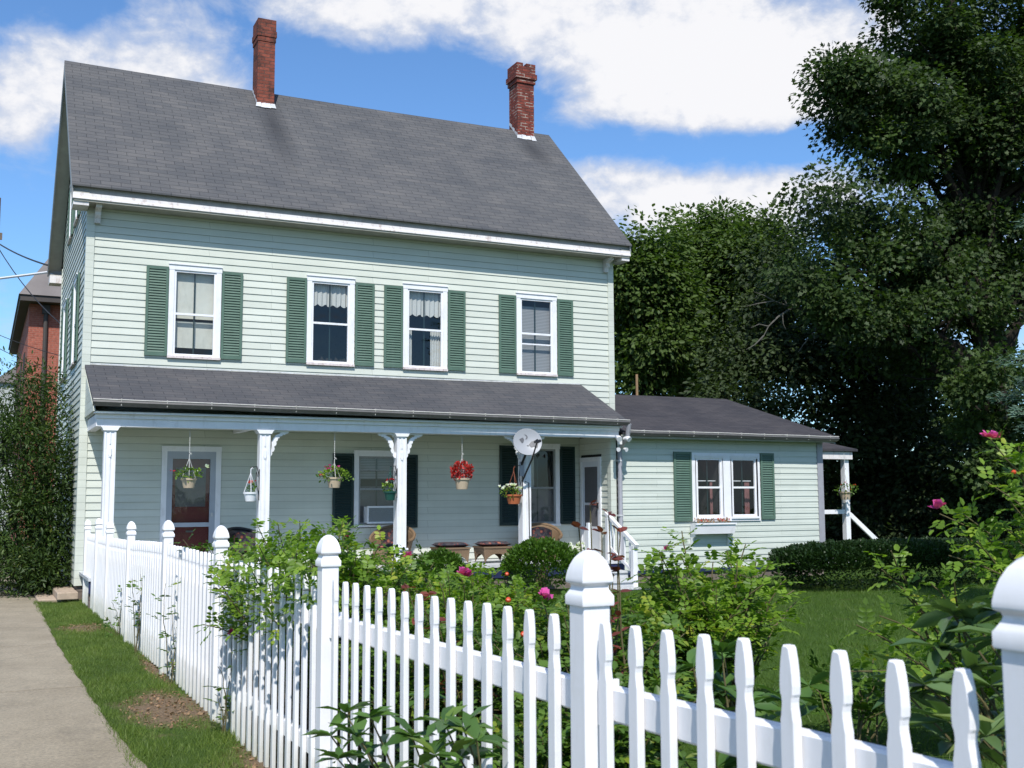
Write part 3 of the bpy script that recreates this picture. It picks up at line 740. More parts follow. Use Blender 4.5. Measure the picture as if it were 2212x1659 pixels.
# chimneys
def chimney(x0, x1, y0, y1, zb, ztop, mat, worn, label):
    m = MB(); c = .028 if worn else .013
    m.box(x0, x1, y0, y1, zb, ztop - .46)
    m.box(x0 - c, x1 + c, y0 - c, y1 + c, ztop - .46, ztop - .36)
    m.box(x0 - 2 * c, x1 + 2 * c, y0 - 2 * c, y1 + 2 * c, ztop - .36, ztop - .24)
    m.box(x0 - c, x1 + c, y0 - c, y1 + c, ztop - .24, ztop - .075 if worn else ztop - .0)
    if worn:
        for (a, b, cc, d) in ((x0 - c, x0 + .13, y0 - c, y1 + c), (x1 - .2, x1 + c, y0 - c, y0 + .1), (x1 - .1, x1 + c, y0 + .1, y1 + c), (x0 + .13, x1 - .1, y1 - .08, y1 + c)):
            m.box(a, b, cc, d, ztop - .075, ztop - random.choice((0, .012)))
    o = hp(m, 'chimney', mat); o['label'] = label
    f = MB()
    zr_ = lambda y: RZ - SL * (RY - y)
    for k in range(4):
        a_ = x0 - .015 + (x1 - x0 + .03) * k / 4; b_ = x0 - .015 + (x1 - x0 + .03) * (k + 1) / 4; q = random.uniform(.04, .075)
        f.quad((a_ + .003, y0 - .004, zr_(y0) + .07 + random.uniform(-.02, .015)), (b_ - .003, y0 - .004, zr_(y0) + .07), (b_ + .01 * (k - 1), y0 - q, zr_(y0 - q) + .01), (a_ + .01 * (k - 2), y0 - q, zr_(y0 - q) + .01))
    for k in range(3):
        yy = y0 + .15 * k
        for x, s in ((x0 - .004, -1), (x1 + .004, 1)):
            f.quad((x, yy, zr_(yy) - .0), (x, yy + .15, zr_(yy + .15)), (x, yy + .13, zr_(yy) + .19), (x, yy, zr_(yy) + .10))
    relc(f.build('flashing', 'lead'), o)
    return o
chimney(4.65, 4.99, 21.36, 21.80, 9.2, 11.22, 'brick_a', False, 'tall plain sooty red brick chimney')
chimney(10.53, 10.94, 21.62, 22.06, 9.4, 11.40, 'brick_b', True, 'repointed red brick chimney with broken top course')

# windows ------------------------------------------------------------
def window(fn, a0, a1, z0, z1, style, parent_name='window', cas=.085, casmat='white', sillmat='sill', meet=.5, sash='white', storm=0):
    """fn(a, d, z): a along wall, d outwards"""
    def bx(m, p0, p1, d0, d1, q0, q1):
        c = [fn(a, d, z) for z in (q0, q1) for d in (d0, d1) for a in (p0, p1)]
        c = [c[0], c[1], c[3], c[2], c[4], c[5], c[7], c[6]]
        m.add(c, [(0, 1, 2, 3), (7, 6, 5, 4), (0, 4, 5, 1), (1, 5, 6, 2), (2, 6, 7, 3), (3, 7, 4, 0)])
    m = MB()
    bx(m, a0, a0 + cas, -.02, .034, z0 + .04, z1 - cas); bx(m, a1 - cas, a1, -.02, .034, z0 + .04, z1 - cas)
    bx(m, a0 - .008, a1 + .008, -.02, .038, z1 - cas, z1); bx(m, a0 - .012, a1 + .012, .0, .055, z1, z1 + .018)
    win = hp(m, parent_name, casmat)
    s = MB(); bx(s, a0 - .004, a1 + .004, -.02, .060, z0, z0 + .04); relc(s.build('sill', sillmat), win)
    i0, i1, j0, j1 = a0 + cas, a1 - cas, z0 + .04, z1 - cas
    zm = j0 + (j1 - j0) * meet; t = .034
    f = MB()
    bx(f, i0, i0 + t, -.02, .018, j0, j1); bx(f, i1 - t, i1, -.02, .018, j0, j1)
    bx(f, i0 + t, i1 - t, -.02, .018, j1 - t, j1); bx(f, i0 + t, i1 - t, -.02, .018, j0, j0 + t * 1.2)
    bx(f, i0 + t, i1 - t, -.02, .014, zm - .018, zm + .018)
    if storm: bx(f, i0 + t, i1 - t, -.018, .010, zm + storm - .013, zm + storm + .013)
    relc(f.build('sash', sash), win)
    mu = MB(); c = (i0 + i1) / 2
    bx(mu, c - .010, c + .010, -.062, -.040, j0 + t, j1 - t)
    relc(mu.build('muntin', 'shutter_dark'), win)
    g_ = MB(); g_.quad(fn(i0 + t, -.004, j0 + t), fn(i1 - t, -.004, j0 + t), fn(i1 - t, -.004, j1 - t), fn(i0 + t, -.004, j1 - t))
    relc(g_.build('pane', 'glass'), win)
    d_ = MB(); dd = -.75
    P = lambda a, d, z: fn(a, d, z)
    o0, o1, q0, q1 = i0 - .0, i1 + .0, j0, j1
    d_.quad(P(o0 - .3, dd, q0 - .3), P(o1 + .3, dd, q0 - .3), P(o1 + .3, dd, q1 + .3), P(o0 - .3, dd, q1 + .3))
    d_.quad(P(o0 - .3, -.03, q0 - .3), P(o0 - .3, dd, q0 - .3), P(o0 - .3, dd, q1 + .3), P(o0 - .3, -.03, q1 + .3))
    d_.quad(P(o1 + .3, -.03, q0 - .3), P(o1 + .3, dd, q0 - .3), P(o1 + .3, dd, q1 + .3), P(o1 + .3, -.03, q1 + .3))
    d_.quad(P(o0 - .3, -.03, q0 - .3), P(o1 + .3, -.03, q0 - .3), P(o1 + .3, dd, q0 - .3), P(o0 - .3, dd, q0 - .3))
    d_.quad(P(o0 - .3, -.03, q1 + .3), P(o1 + .3, -.03, q1 + .3), P(o1 + .3, dd, q1 + .3), P(o0 - .3, dd, q1 + .3))
    relc(d_.build('room_lining', 'dark_inside'), win)
    def cloth(name, p0, p1, q0, q1, mat, d=-.10, folds=0, scal=0, amp=.016):
        cm = MB(); n_ = 24; vs = []
        for k in range(n_ + 1):
            a = p0 + (p1 - p0) * k / n_; off = amp * math.sin(k / n_ * folds * 6.28) if folds else 0
            zb_ = q0 + (scal * abs(math.sin(k / n_ * math.pi * 5)) if scal else 0)
            vs += [fn(a, d + off, zb_), fn(a, d + off * .6, q1)]
        cm.add(vs, [(2 * k, 2 * k + 2, 2 * k + 3, 2 * k + 1) for k in range(n_)])
        relc(cm.build(name, mat), win)
    hh = j1 - j0
    if style == 'shade':
        cloth('roller_shade', i0, i1, zm - .06, j1, 'shade', -.09)
        cloth('roller_shade', i0, i1, j0 + .16, zm - .1, 'shade', -.13)
    elif style == 'valance':
        cloth('valance', i0, i1, j1 - hh * .26, j1, 'curtain', -.09, 8, -.05)
    elif style == 'lace':
        cloth('valance', i0, i1, j1 - hh * .30, j1, 'curtain', -.09, 8, -.05)
        cloth('curtain', i0, i0 + .13, j0, zm, 'curtain', -.10, 3); cloth('curtain', i1 - .20, i1, j0, zm, 'curtain', -.10, 4)
    elif style == 'blind':
        cloth('blind', i0, i1, j0 + .0, j1 - .13, 'blind', -.10)
    elif style == 'dim':
        cloth('roller_shade', i0, i1, zm + .18, j1, 'blind', -.10); cloth('screen', i0, i1, j0, zm + .05, 'screen', -.055)
    elif style == 'sheer':
        cloth('curtain', i0 + .0, i0 + .32, zm, j1, 'curtain', -.12, 4); cloth('screen', i0, i1, j0, zm, 'screen', -.055)
    elif style == 'pink':
        cloth('curtain', i1 - .12, i1 - .0, j0, zm + .1, 'pink_cloth', -.2, 3)
        b2 = MB(); bx(b2, i0 + t, i1 - t, -.12, -.10, zm + .12, zm + .135); relc(b2.build('shelf', 'white'), win)
    return win
ff = lambda a, d, z: (a, YW - d, z)
styles = ['shade', 'valance', 'lace', 'blind']
wlab = ['upper window with a cream roller shade pulled down', 'upper window with a short white valance', 'upper window with lace valance and side curtains', 'upper window with a lowered grey blind']
for (a, b), st, lb in zip(UP_WIN, styles, wlab):
    o = window(ff, a, b, ZW0, ZW1, st, storm=(-.20 if st == 'blind' else 0), meet=.49 if st != 'blind' else .53); o['label'] = lb
def shutter(fn, a0, a1, z0, z1, mat='shutter'):
    def bx(m, p0, p1, d0, d1, q0, q1):
        c = [fn(a, d, z) for z in (q0, q1) for d in (d0, d1) for a in (p0, p1)]
        c = [c[0], c[1], c[3], c[2], c[4], c[5], c[7], c[6]]
        m.add(c, [(0, 1, 2, 3), (7, 6, 5, 4), (0, 4, 5, 1), (1, 5, 6, 2), (2, 6, 7, 3), (3, 7, 4, 0)])
    m = MB(); s = .042; d0, d1 = .018, .048
    bx(m, a0, a0 + s, d0, d1, z0, z1); bx(m, a1 - s, a1, d0, d1, z0, z1)
    bx(m, a0 + s, a1 - s, d0, d1 - .002, z0, z0 + .055); bx(m, a0 + s, a1 - s, d0, d1 - .002, z1 - .05, z1)
    o = hp(m, 'shutter', mat)
    l = MB(); n_ = max(3, int((z1 - z0 - .105) / .044)); dz = (z1 - z0 - .105) / n_
    for k in range(n_):
        zz = z0 + .055 + k * dz
        l.quad(fn(a0 + s, d1 - .004, zz + .004), fn(a1 - s, d1 - .004, zz + .004), fn(a1 - s, d0 + .006, zz + dz), fn(a0 + s, d0 + .006, zz + dz))
        l.quad(fn(a0 + s, d0 + .002, zz), fn(a1 - s, d0 + .002, zz), fn(a1 - s, d1 - .004, zz + .004), fn(a0 + s, d1 - .004, zz + .004))
    relc(l.build('louvres', mat), o)
    return o
for a, b in [(2.328, 2.684), (3.556, 3.905), (4.664, 5.02), (5.9, 6.257), (6.443, 6.80), (7.684, 8.035), (8.725, 9.086), (9.977, 10.32)]:
    shutter(ff, a, b, 3.99, 5.483)
# gable side windows
fs_ = lambda a, d, z: (XL - d, a, z)
for i, (a, b, c, d) in enumerate(side_wins):
    window(fs_, a, b, c, d, 'dim', cas=.08)
    w_ = .36 if i < 2 else .26
    shutter(fs_, a - w_ - .01, a - .01, c + .02, d - .04); shutter(fs_, b + .01, b + w_ + .01, c + .02, d - .04)
# porch windows
o = window(ff, *PW1, 'dim', sillmat='white', meet=.52, storm=.33, sash='grey_trim'); o['label'] = 'shaded porch window holding the air conditioner'
o = window(ff, *PW2, 'sheer', sillmat='white', meet=.48, sash='grey_trim'); o['label'] = 'shaded porch window with a sheer curtain'
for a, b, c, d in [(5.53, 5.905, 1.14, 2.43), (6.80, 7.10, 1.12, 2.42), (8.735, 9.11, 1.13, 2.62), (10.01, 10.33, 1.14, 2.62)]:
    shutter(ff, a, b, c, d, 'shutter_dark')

# front door with storm door
m = MB(); a, b, c, d = DOOR
m.box(a, a + .085, YW - .034, YW + .02, c, d - .085); m.box(b - .085, b, YW - .034, YW + .02, c, d - .085); m.box(a - .006, b + .006, YW - .038, YW + .02, d - .085, d)
dc = hp(m, 'door', 'white'); dc['label'] = 'dark red front door behind a grey storm door'
m = MB(); i0, i1, j1 = a + .085, b - .085, d - .085
m.box(i0, i0 + .09, YW - .024, YW + .005, c, j1); m.box(i1 - .09, i1, YW - .024, YW + .005, c, j1); m.box(i0 + .09, i1 - .09, YW - .024, YW + .005, j1 - .12, j1)
m.box(i0 + .09, i1 - .09, YW - .022, YW + .005, 1.19, 1.26); m.box(i0 + .09, i1 - .09, YW - .022, YW + .005, c, c + .1)
m.box(i0, i0 + .025, YW - .03, YW - .024, c + .3, c + .4); m.box(i0, i0 + .025, YW - .03, YW - .024, j1 - .4, j1 - .3)
relc(m.build('storm_frame', 'door_metal'), dc)
m = MB(); m.box(i0 + .03, i1 - .03, YW + .04, YW + .085, c, j1); relc(m.build('door_leaf', 'door_red'), dc)
m = MB(); m.box(i0 + .15, i1 - .15, YW + .034, YW + .041, 1.52, 2.16); relc(m.build('door_light', 'screen'), dc)
m = MB(); mm = (i0 + i1) / 2
for x in (i0 + .16, mm, i1 - .16): m.box(x - .007, x + .007, YW + .028, YW + .033, 1.54, 2.14)
for z in (1.6, 1.9): m.box(i0 + .15, i1 - .15, YW + .0265, YW + .0275, z - .005, z + .005)
m.box(mm - .06, mm + .06, YW + .030, YW + .039, 1.10, 1.13)
relc(m.build('grille', 'gutter'), dc)
m = MB(); m.box(i1 - .07, i1 - .04, YW - .06, YW - .024, 1.36, 1.42); relc(m.build('handle', 'chain'), dc)
m = MB(); m.quad((i0 + .09, YW - .008, c + .1), (i1 - .09, YW - .008, c + .1), (i1 - .09, YW - .008, j1 - .12), (i0 + .09, YW - .008, j1 - .12)); relc(m.build('pane', 'glass'), dc)

# porch -------------------------------------------------------------
PX0, PX1 = 1.43, 10.44
YG = 17.12
# pent roof, left end stands a touch higher than the settled right end
m = MB()
def pent(x, t, o):
    k = (x - PX0) / (PX1 + .06 - PX0)
    zl, zr2 = 3.10 - .055 * k, 3.795 + .035 * k
    return (x, YG + (18.785 - YG) * t, zl + (zr2 - zl) * t - o - .02 * math.sin(math.pi * k))
vs = []; fs = []; n_ = 12
for i in range(n_ + 1):
    x = PX0 + (PX1 + .06 - PX0) * i / n_
    vs += [pent(x, 0, 0), pent(x, 1, 0), pent(x, 0, .045), pent(x, 1, .045)]
for i in range(n_):
    a_ = i * 4; b_ = a_ + 4; fs += [(a_, b_, b_ + 1, a_ + 1), (a_ + 2, a_ + 3, b_ + 3, b_ + 2), (a_, a_ + 2, b_ + 2, b_)]
fs += [(0, 1, 3, 2), (n_ * 4, n_ * 4 + 2, n_ * 4 + 3, n_ * 4 + 1)]
m.add(vs, fs); proof = hp(m, 'porch_roof', 'porch_roof')
m = MB(); vs = []
for i in range(40):
    x = PX0 + .03 + (PX1 - PX0 + .0) * i / 39; p = pent(x, 1, 0)
    vs += [(p[0], 18.778, p[2] + .004), (p[0], 18.778, p[2] + .018 + .01 * random.random())]
m.add(vs, [(2 * i, 2 * i + 2, 2 * i + 3, 2 * i + 1) for i in range(39)])
relc(m.build('flashing', 'lead'), proof)
# end gablets closing the pent roof
for x0, x1 in ((PX0 + .02, PX0 + .05), (PX1 - .0, PX1 + .04)):
    m = MB(); m.prism([(17.25, 2.98), (18.78, 3.62), (18.78, 2.94), (17.25, 2.94)], lambda a, b, t: (t, a, b), x0, x1)
    hp(m, 'porch_end_panel', 'siding')
m = MB(); m.box(PX0 + .05, PX1, 17.22, 18.78, 2.92, 2.938); hp(m, 'porch_ceiling', 'siding')
# beam with a two-step face and return
m = MB()
m.box(1.50, PX1, 17.30, 17.50, 2.72, 2.90); m.box(1.48, PX1 + .0, 17.27, 17.2995, 2.84, 2.918)
m.box(1.50, 1.62, 17.50, 18.775, 2.72, 2.90)
m.box(PX0 + .03, PX1 + .03, 17.20, 17.30, 2.904, 2.919)
for x in (3.85, ): m.box(x - .05, x + .05, 17.50, 18.775, 2.74, 2.90)
beam = hp(m, 'porch_beam', 'white')
# gutter: trough, pale rim and straps
def gutter(name, x0, x1, y, zl, zr_, straps, body='gutter', rimm='gutter_rim'):
    m = MB(); n_ = 10; prof = [(0, -.012), (-.085, -.010), (-.10, -.045), (-.075, -.085), (-.02, -.10), (0, -.10)]
    vs = []; 
    wob = [random.uniform(-.004, .004) for _ in range(n_ + 1)]
    for i in range(n_ + 1):
        k = i / n_
        for dy, dz in prof: vs.append((x0 + (x1 - x0) * k, y + dy, zl + (zr_ - zl) * k + dz + wob[i]))
    q = len(prof); fs = [(i * q + j, i * q + j + 1, (i + 1) * q + j + 1, (i + 1) * q + j) for i in range(n_) for j in range(1, q - 1)]
    fs += [tuple(range(q)), tuple(n_ * q + j for j in range(q))[::-1]]
    m.add(vs, fs); o = hp(m, name, body)
    r = MB()
    r.tube([(x0 + (x1 - x0) * i / n_, y - .088, zl + (zr_ - zl) * i / n_ - .006 + wob[i]) for i in range(n_ + 1)], .0095, 5)
    relc(r.build('rim', rimm), o)
    s = MB()
    for i in range(straps):
        k = (i + .6) / straps; x = x0 + (x1 - x0) * k; z = zl + (zr_ - zl) * k
        s.bar((x, y - .10, z + .006), (x, y + .0, z + .004), .016, .012); s.bar((x, y - .099, z), (x, y - .078, z - .088), .012, .006)
    relc(s.build('strap', 'gutter_rim'), o)
    return o
gutter('gutter', PX0, PX1 + .10, YG + .03, 3.105, 3.035, 14)
# posts
POSTS = [1.705, 4.0, 6.27, 8.57]
def bracket_outline():
    return [(0, 0), (.30, 0), (.31, -.02), (.285, -.045), (.26, -.04), (.245, -.065), (.21, -.055), (.20, -.085), (.17, -.08), (.155, -.12), (.135, -.115),
            (.13, -.16), (.105, -.17), (.115, -.20), (.10, -.235), (.075, -.25), (.085, -.29), (.07, -.33), (.045, -.335), (.05, -.365), (.03, -.40), (.0, -.41),
            (0, -.33), (.03, -.30), (.04, -.25), (.035, -.18), (.06, -.12), (.10, -.07), (.16, -.045), (.18, -.03), (.12, -.022), (.06, -.03), (.02, -.06), (0, -.06)]
for i, px in enumerate(POSTS):
    m = MB(); yf, yb = 17.315, 17.475; w2 = .083
    m.box(px - w2, px + w2, yf, yb, .52, 2.66)
    m.box(px - w2 - .014, px + w2 + .014, yf - .012, yb + .012, .521, .80)
    po = hp(m, 'porch_post', 'white')
    c = MB(); c.prism([(-.10, 0), (.10, 0), (.12, .04), (.14, .06), (-.14, .06), (-.12, .04)], lambda a, b, t, px=px: (px + a, t, 2.66 + b), yf - .03, yb + .03)
    relc(c.build('capital', 'white'), po)
    c = MB(); c.box(px - w2 - .03, px + w2 + .03, yf - .03, yb + .03, .80, .83); relc(c.build('base_moulding', 'white'), po)
    c = MB()
    for a_, b_ in ((-w2, -w2 + .028), (w2 - .028, w2)): c.box(px + a_, px + b_, yf - .010, yf - .0005, .84, 2.64)
    c.box(px - .010, px + .010, yf - .014, yf - .0005, .84, 2.30); c.box(px - .022, px + .022, yf - .02, yf - .0005, 2.30, 2.40); c.box(px - .016, px + .016, yf - .024, yf - .0005, 2.27, 2.30)
    c.box(px - .008, px + .008, yf - .012, yf - .0005, 2.46, 2.64)
    relc(c.build('post_panel', 'white'), po)
    sides = {0: (), 1: (1,), 2: (-1, 1), 3: (-1, 1)}[i]
    for s in sides:
        c = MB(); c.prism(bracket_outline(), lambda a, b, t, s=s, px=px: (px + s * (w2 + .0005 + a), t, 2.715 + b), 17.375, 17.405)
        relc(c.build('scroll_bracket', 'white'), po)
# floor, skirt
m = MB(); m.box(1.45, PX1 - .0, 17.10, 18.78, .475, .52); hp(m, 'porch_floor', 'floor_paint')
m = MB(); m.box(1.46, PX1 - .02, 17.125, 17.15, .30, .474); hp(m, 'porch_skirt', 'navy')
m = MB(); m.box(1.47, PX1 - .04, 17.16, 17.3, -.05, .299); hp(m, 'porch_foundation', 'foundation')

# low wing ------------------------------------------------------------
YX, XX = 17.585, 15.383
DW = (12.20, 13.80, 1.18, 2.485)
wh = [(12.28, 12.93, 1.25, 2.42), (13.10, 13.74, 1.25, 2.42)]
m = MB(); clap(m, lambda a, b: cut(PX1 + .13, XX - .12, a, b, wh), .30, 2.78, lambda a, d, z: (a, YX - d, z), ex=.113)
hp(m, 'wing_front_wall', 'siding_ext')
d2 = (17.93, 18.70, .52, 2.39)
m = MB(); clap(m, lambda a, b: cut(YX + .06, YW - .03, a, b, [d2]), .53, 2.78, lambda a, d, z: (PX1 - d, a, z), ex=.113)
hp(m, 'wing_side_wall', 'siding')
m = MB(); clap(m, lambda a, b: [(YX + .06, 22.9)], .30, 2.78, lambda a, d, z: (XX + d, a, z), ex=.113)
m.prism([(YX, 2.78), (24.3, 2.78), (20.9, 3.82)], lambda a, b, t: (t, a, b), XX - .02, XX + .0)
hp(m, 'wing_gable_wall', 'siding_dark')
m = MB()
wallplane(m, lambda a, z: (a, YX + .012, z), PX1 + .012, XX - .012, .3, 2.85, wh)
wallplane(m, lambda a, z: (PX1 + .014, a, z), YX + .02, YW, .3, 2.85, [])
wallplane(m, lambda a, z: (XX - .014, a, z), YX + .02, 24.2, .3, 2.85, [])
m.box(PX1 + .02, XX - .02, 24.1, 24.2, .3, 2.8)
hp(m, 'wing_sheathing', 'dark_inside')
m = MB()
m.box(PX1 - .024, PX1 + .0, YX - .026, YX + .09, .30, 2.78); m.box(PX1, PX1 + .09, YX - .028, YX - .001, .30, 2.78)
hp(m, 'wing_corner_board', 'siding')
m = MB(); m.box(XX - .12, XX + .02, YX - .028, YX - .001, .30, 2.78); m.box(XX + .0, XX + .024, YX - .001, YX + .09, .30, 2.78)
hp(m, 'wing_corner_board', 'downspout')
m = MB(); m.box(PX1 + .0, XX + .015, YX - .022, YX + .01, .235, .299); hp(m, 'water_table', 'navy')
m = MB(); m.box(PX1 + .03, XX - .01, YX + .02, 24.1, -.1, .234); hp(m, 'wing_foundation', 'foundation')
# wing roof
m = MB(); WY, WZ, WRY, WRZ = 17.26, 2.845, 20.9, 3.90
def slab(m, x0, x1, ya, za, yb, zb, th=.05):
    m.prism([(ya, za), (yb, zb), (yb, zb - th), (ya, za - th)], lambda a, b, t: (t, a, b), x0, x1)
slab(m, PX1 + .065, XX + .14, WY, WZ, 18.77, WZ + (18.77 - WY) * (WRZ - WZ) / (WRY - WY))
slab(m, XR + .025, XX + .14, 18.7705, WZ + (18.7705 - WY) * (WRZ - WZ) / (WRY - WY), WRY, WRZ)
slab(m, XR + .025, XX + .14, 24.6, WZ, WRY + .001, WRZ)
wr = hp(m, 'wing_roof', 'wing_roof')
m = MB(); m.box(PX1 + .05, XX + .10, 17.31, YX, 2.74, 2.765); m.box(PX1 + .05, XX + .12, 17.29, 17.31, 2.72, 2.79); hp(m, 'wing_soffit', 'soffit')
m = MB(); m.prism([(WY + .03, WZ - .052), (WRY, WRZ - .052), (WRY, WRZ - .20), (WY + .03, WZ - .15)], lambda a, b, t: (t, a, b), XX + .10, XX + .125); hp(m, 'wing_rake_board', 'grey_trim')
gutter('gutter', PX1 + .16, XX + .14, 17.29, 2.862, 2.842, 9)
# wing double window
m = MB(); a, b, c, d = DW
m.box(a, a + .09, YX - .034, YX + .02, c, d - .08); m.box(b - .09, b, YX - .034, YX + .02, c, d - .08); m.box(a - .005, b + .005, YX - .036, YX + .02, d - .08, d)
m.box(12.91, 13.12, YX - .034, YX + .02, c + .06, d - .08); m.box(a + .09, b - .09, YX - .034, YX + .02, c, c + .06)
dbl = hp(m, 'double_window_frame', 'white')
fx = lambda a, d, z: (a, YX - d, z)
o = window(fx, 12.275, 12.925, 1.225, 2.42, 'pink', cas=.035, sillmat='white'); o['label'] = 'left half of the double window of the low wing'
o = window(fx, 13.10, 13.75, 1.225, 2.42, 'pink', cas=.035, sillmat='white'); o['label'] = 'right half of the double window of the low wing'
shutter(fx, 11.79, 12.19, 1.19, 2.50); shutter(fx, 13.82, 14.15, 1.21, 2.50)
# side door of the wing, opening on to the porch
m = MB(); f_ = lambda d: PX1 - d
y0_, y1_ = 17.93, 18.70
m.box(f_(.035), f_(-.0), y0_, y0_ + .07, .52, 2.32); m.box(f_(.035), f_(0), y1_ - .07, y1_, .52, 2.32); m.box(f_(.038), f_(0), y0_ - .01, y1_ + .01, 2.32, 2.40)
sdoor = hp(m, 'side_door', 'white'); sdoor['label'] = 'narrow white storm door in the wing side wall'
m = MB()
m.box(f_(.022), f_(0), y0_ + .07, y0_ + .13, .52, 2.32); m.box(f_(.022), f_(0), y1_ - .13, y1_ - .07, .52, 2.32)
m.box(f_(.02), f_(0), y0_ + .13, y1_ - .13, 2.22, 2.32); m.box(f_(.02), f_(0), y0_ + .13, y1_ - .13, .52, 1.10); m.box(f_(.02), f_(0), y0_ + .13, y1_ - .13, 1.50, 1.545)
relc(m.build('storm_frame', 'white_door'), sdoor)
m = MB(); m.quad((f_(.008), y0_ + .13, 1.10), (f_(.008), y1_ - .13, 1.10), (f_(.008), y1_ - .13, 2.22), (f_(.008), y0_ + .13, 2.22)); relc(m.build('pane', 'screen'), sdoor)
m = MB(); m.box(f_(.06), f_(.02), y0_ + .085, y0_ + .11, 1.44, 1.54); relc(m.build('handle', 'black'), sdoor)
# downspout with swan-neck elbow
m = MB(); m.tube([(PX1 + .10, 17.10, 2.97), (PX1 + .10, 17.16, 2.72), (PX1 + .10, 17.36, 2.60), (PX1 + .15, 17.52, 2.50), (PX1 + .15, 17.52, .35), (PX1 + .15, 17.44, .22)], .042, 8)
ds = hp(m, 'downspout', 'downspout', smooth=True)
for z in (2.30, 1.3): m = MB(); m.box(PX1 + .10, PX1 + .20, 17.475, 17.565, z, z + .03); relc(m.build('clamp', 'lead'), ds)
# steps
m = MB(); S0, S1 = 9.72, 10.34
for k, (ya, yb, z) in enumerate(((16.82, 17.12, .365), (16.55, 16.82, .22), (16.15, 16.55, .10))):
    m.box(S0, S1, ya, yb - .001, z - .035, z)
    m.box(S0 + .02, S1 - .02, ya + .03, ya + .05, z - .16, z - .036)
st = hp(m, 'porch_steps', 'floor_paint')
m = MB(); m.box(S0 - .002, S1 + .002, 16.142, 16.149, .03, .10); m.box(S0 + .02, S1 - .02, 17.13, 17.14, .0, .1); relc(m.build('step_trim', 'navy'), st)
m = MB()
m.box(S1 - .09, S1 - .0, 16.56, 16.65, .101, .80); m.box(S1 - .09, S1, 17.42, 17.51, .521, 1.27)
m.bar((S1 - .045, 16.5, .80), (S1 - .045, 17.55, 1.36), .07, .055)
m.bar((S1 - .045, 16.65, .36), (S1 - .045, 17.45, .76), .035, .05)
for k in range(4):
    yy = 16.72 + k * .18; m.box(S1 - .06, S1 - .03, yy, yy + .03, .38 + k * .09, .86 + k * .095)
relc(m.build('handrail', 'white'), st)
m = MB(); m.box(S0 - .05, S0 + .02, 16.56, 16.63, .101, .8) if False else m.box(S0 - .04, S0 + .03, 17.12, 17.19, .521, 1.20)
relc(m.build('newel', 'white'), st)
# flood light pair on the porch corner
m = MB(); m.box(PX1 - .05, PX1 + .03, 17.235, 17.27, 2.60, 2.72); fl_ = hp(m, 'flood_light', 'white')
m = MB()
for s in (-1, 1):
    cx = PX1 + .00 + s * .07
    m.tube([(cx, 17.24, 2.70), (cx + s * .02, 17.15, 2.71), (cx + s * .035, 17.10, 2.68)], [.028, .045, .052], 10)
    m.tube([(cx, 17.24, 2.52), (cx + s * .015, 17.17, 2.50)], [.02, .04], 10)
relc(m.build('lamp_head', 'white', smooth=True), fl_)
# vent pipe behind the wing ridge
m = MB(); m.tube([(13.35, 21.3, 3.6), (13.35, 21.3, 4.42)], .03, 8); hp(m, 'vent_pipe', 'vent')
# rear porch of the wing
m = MB(); clap(m, lambda a, b: [(XX + .03, 17.62)], .30, 2.62, lambda a, d, z: (a, 20.2 - d, z), ex=.113)
m.box(XX + .02, 17.62, 20.21, 22.8, .3, 2.6)
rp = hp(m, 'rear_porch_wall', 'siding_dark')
m = MB(); m.prism([(18.40, 2.66), (20.25, 3.02), (20.25, 2.97), (18.40, 2.61)], lambda a, b, t: (t, a, b), XX + .15, 17.12); rr_ = hp(m, 'rear_porch_roof', 'wing_roof')
m = MB(); m.box(XX + .2, 17.02, 18.46, 18.50, 2.44, 2.60); relc(m.build('fascia', 'weathered'), rr_)
m = MB(); m.box(16.84, 16.96, 18.52, 18.64, .30, 2.44); rpp = hp(m, 'rear_porch_post', 'white')
m = MB(); m.box(XX + .04, 16.84, 18.55, 18.61, 1.27, 1.36); m.bar((16.96, 18.56, 1.27), (17.95, 18.3, .32), .06, .09); m.bar((XX + .05, 18.6, 1.0), (16.9, 18.6, .35), .05, .08)
m.box(XX + .03, 17.1, 18.5, 20.18, .22, .30)
hp(m, 'rear_porch_railing', 'white')

# ------------------------------------------------------------------ FENCE
FX = 1.50
fence = empty('picket_fence', (FX, 18.1, gz(18.1)), 'long white vinyl picket fence with gothic post caps along the sidewalk', 'fence')
fence.rotation_euler = (0, 0, 0)
POSTY = [1.229, 2.65, 5.15, 7.747, 10.106, 12.727, 14.903, 16.362, 18.09]
ptop = lambda y: float(np.interp(y, [1.2, 2.6, 5.1, 7.7, 10.1, 12.7, 14.9, 16.35, 18.1], [1.559, 1.508, 1.478, 1.468, 1.465, 1.41, 1.37, 1.39, 1.34]))
ktop = lambda y: float(np.interp(y, [0, 1.38, 2.56, 4.0, 5.5, 8, 10.5, 12.7, 15, 18], [1.40, 1.364, 1.325, 1.293, 1.268, 1.262, 1.262, 1.205, 1.165, 1.14]))
def mkpost():
    m = MB(); h = 1.6
    r = .040; m.lathe([(r, -.0), (r, h)], (0, 0, -h), sq=True)
    return m
cap_prof = [(.0475, -.147), (.0485, -.143), (.0485, -.122), (.044, -.115), (.038, -.104), (.0365, -.098), (.0385, -.092), (.046, -.088), (.0475, -.083), (.0470, -.074), (.0440, -.058), (.0385, -.040), (.0300, -.022), (.0190, -.008), (.0090, -.0015), (.001, 0)]
def post_mesh(): return mkpost()
p0 = None
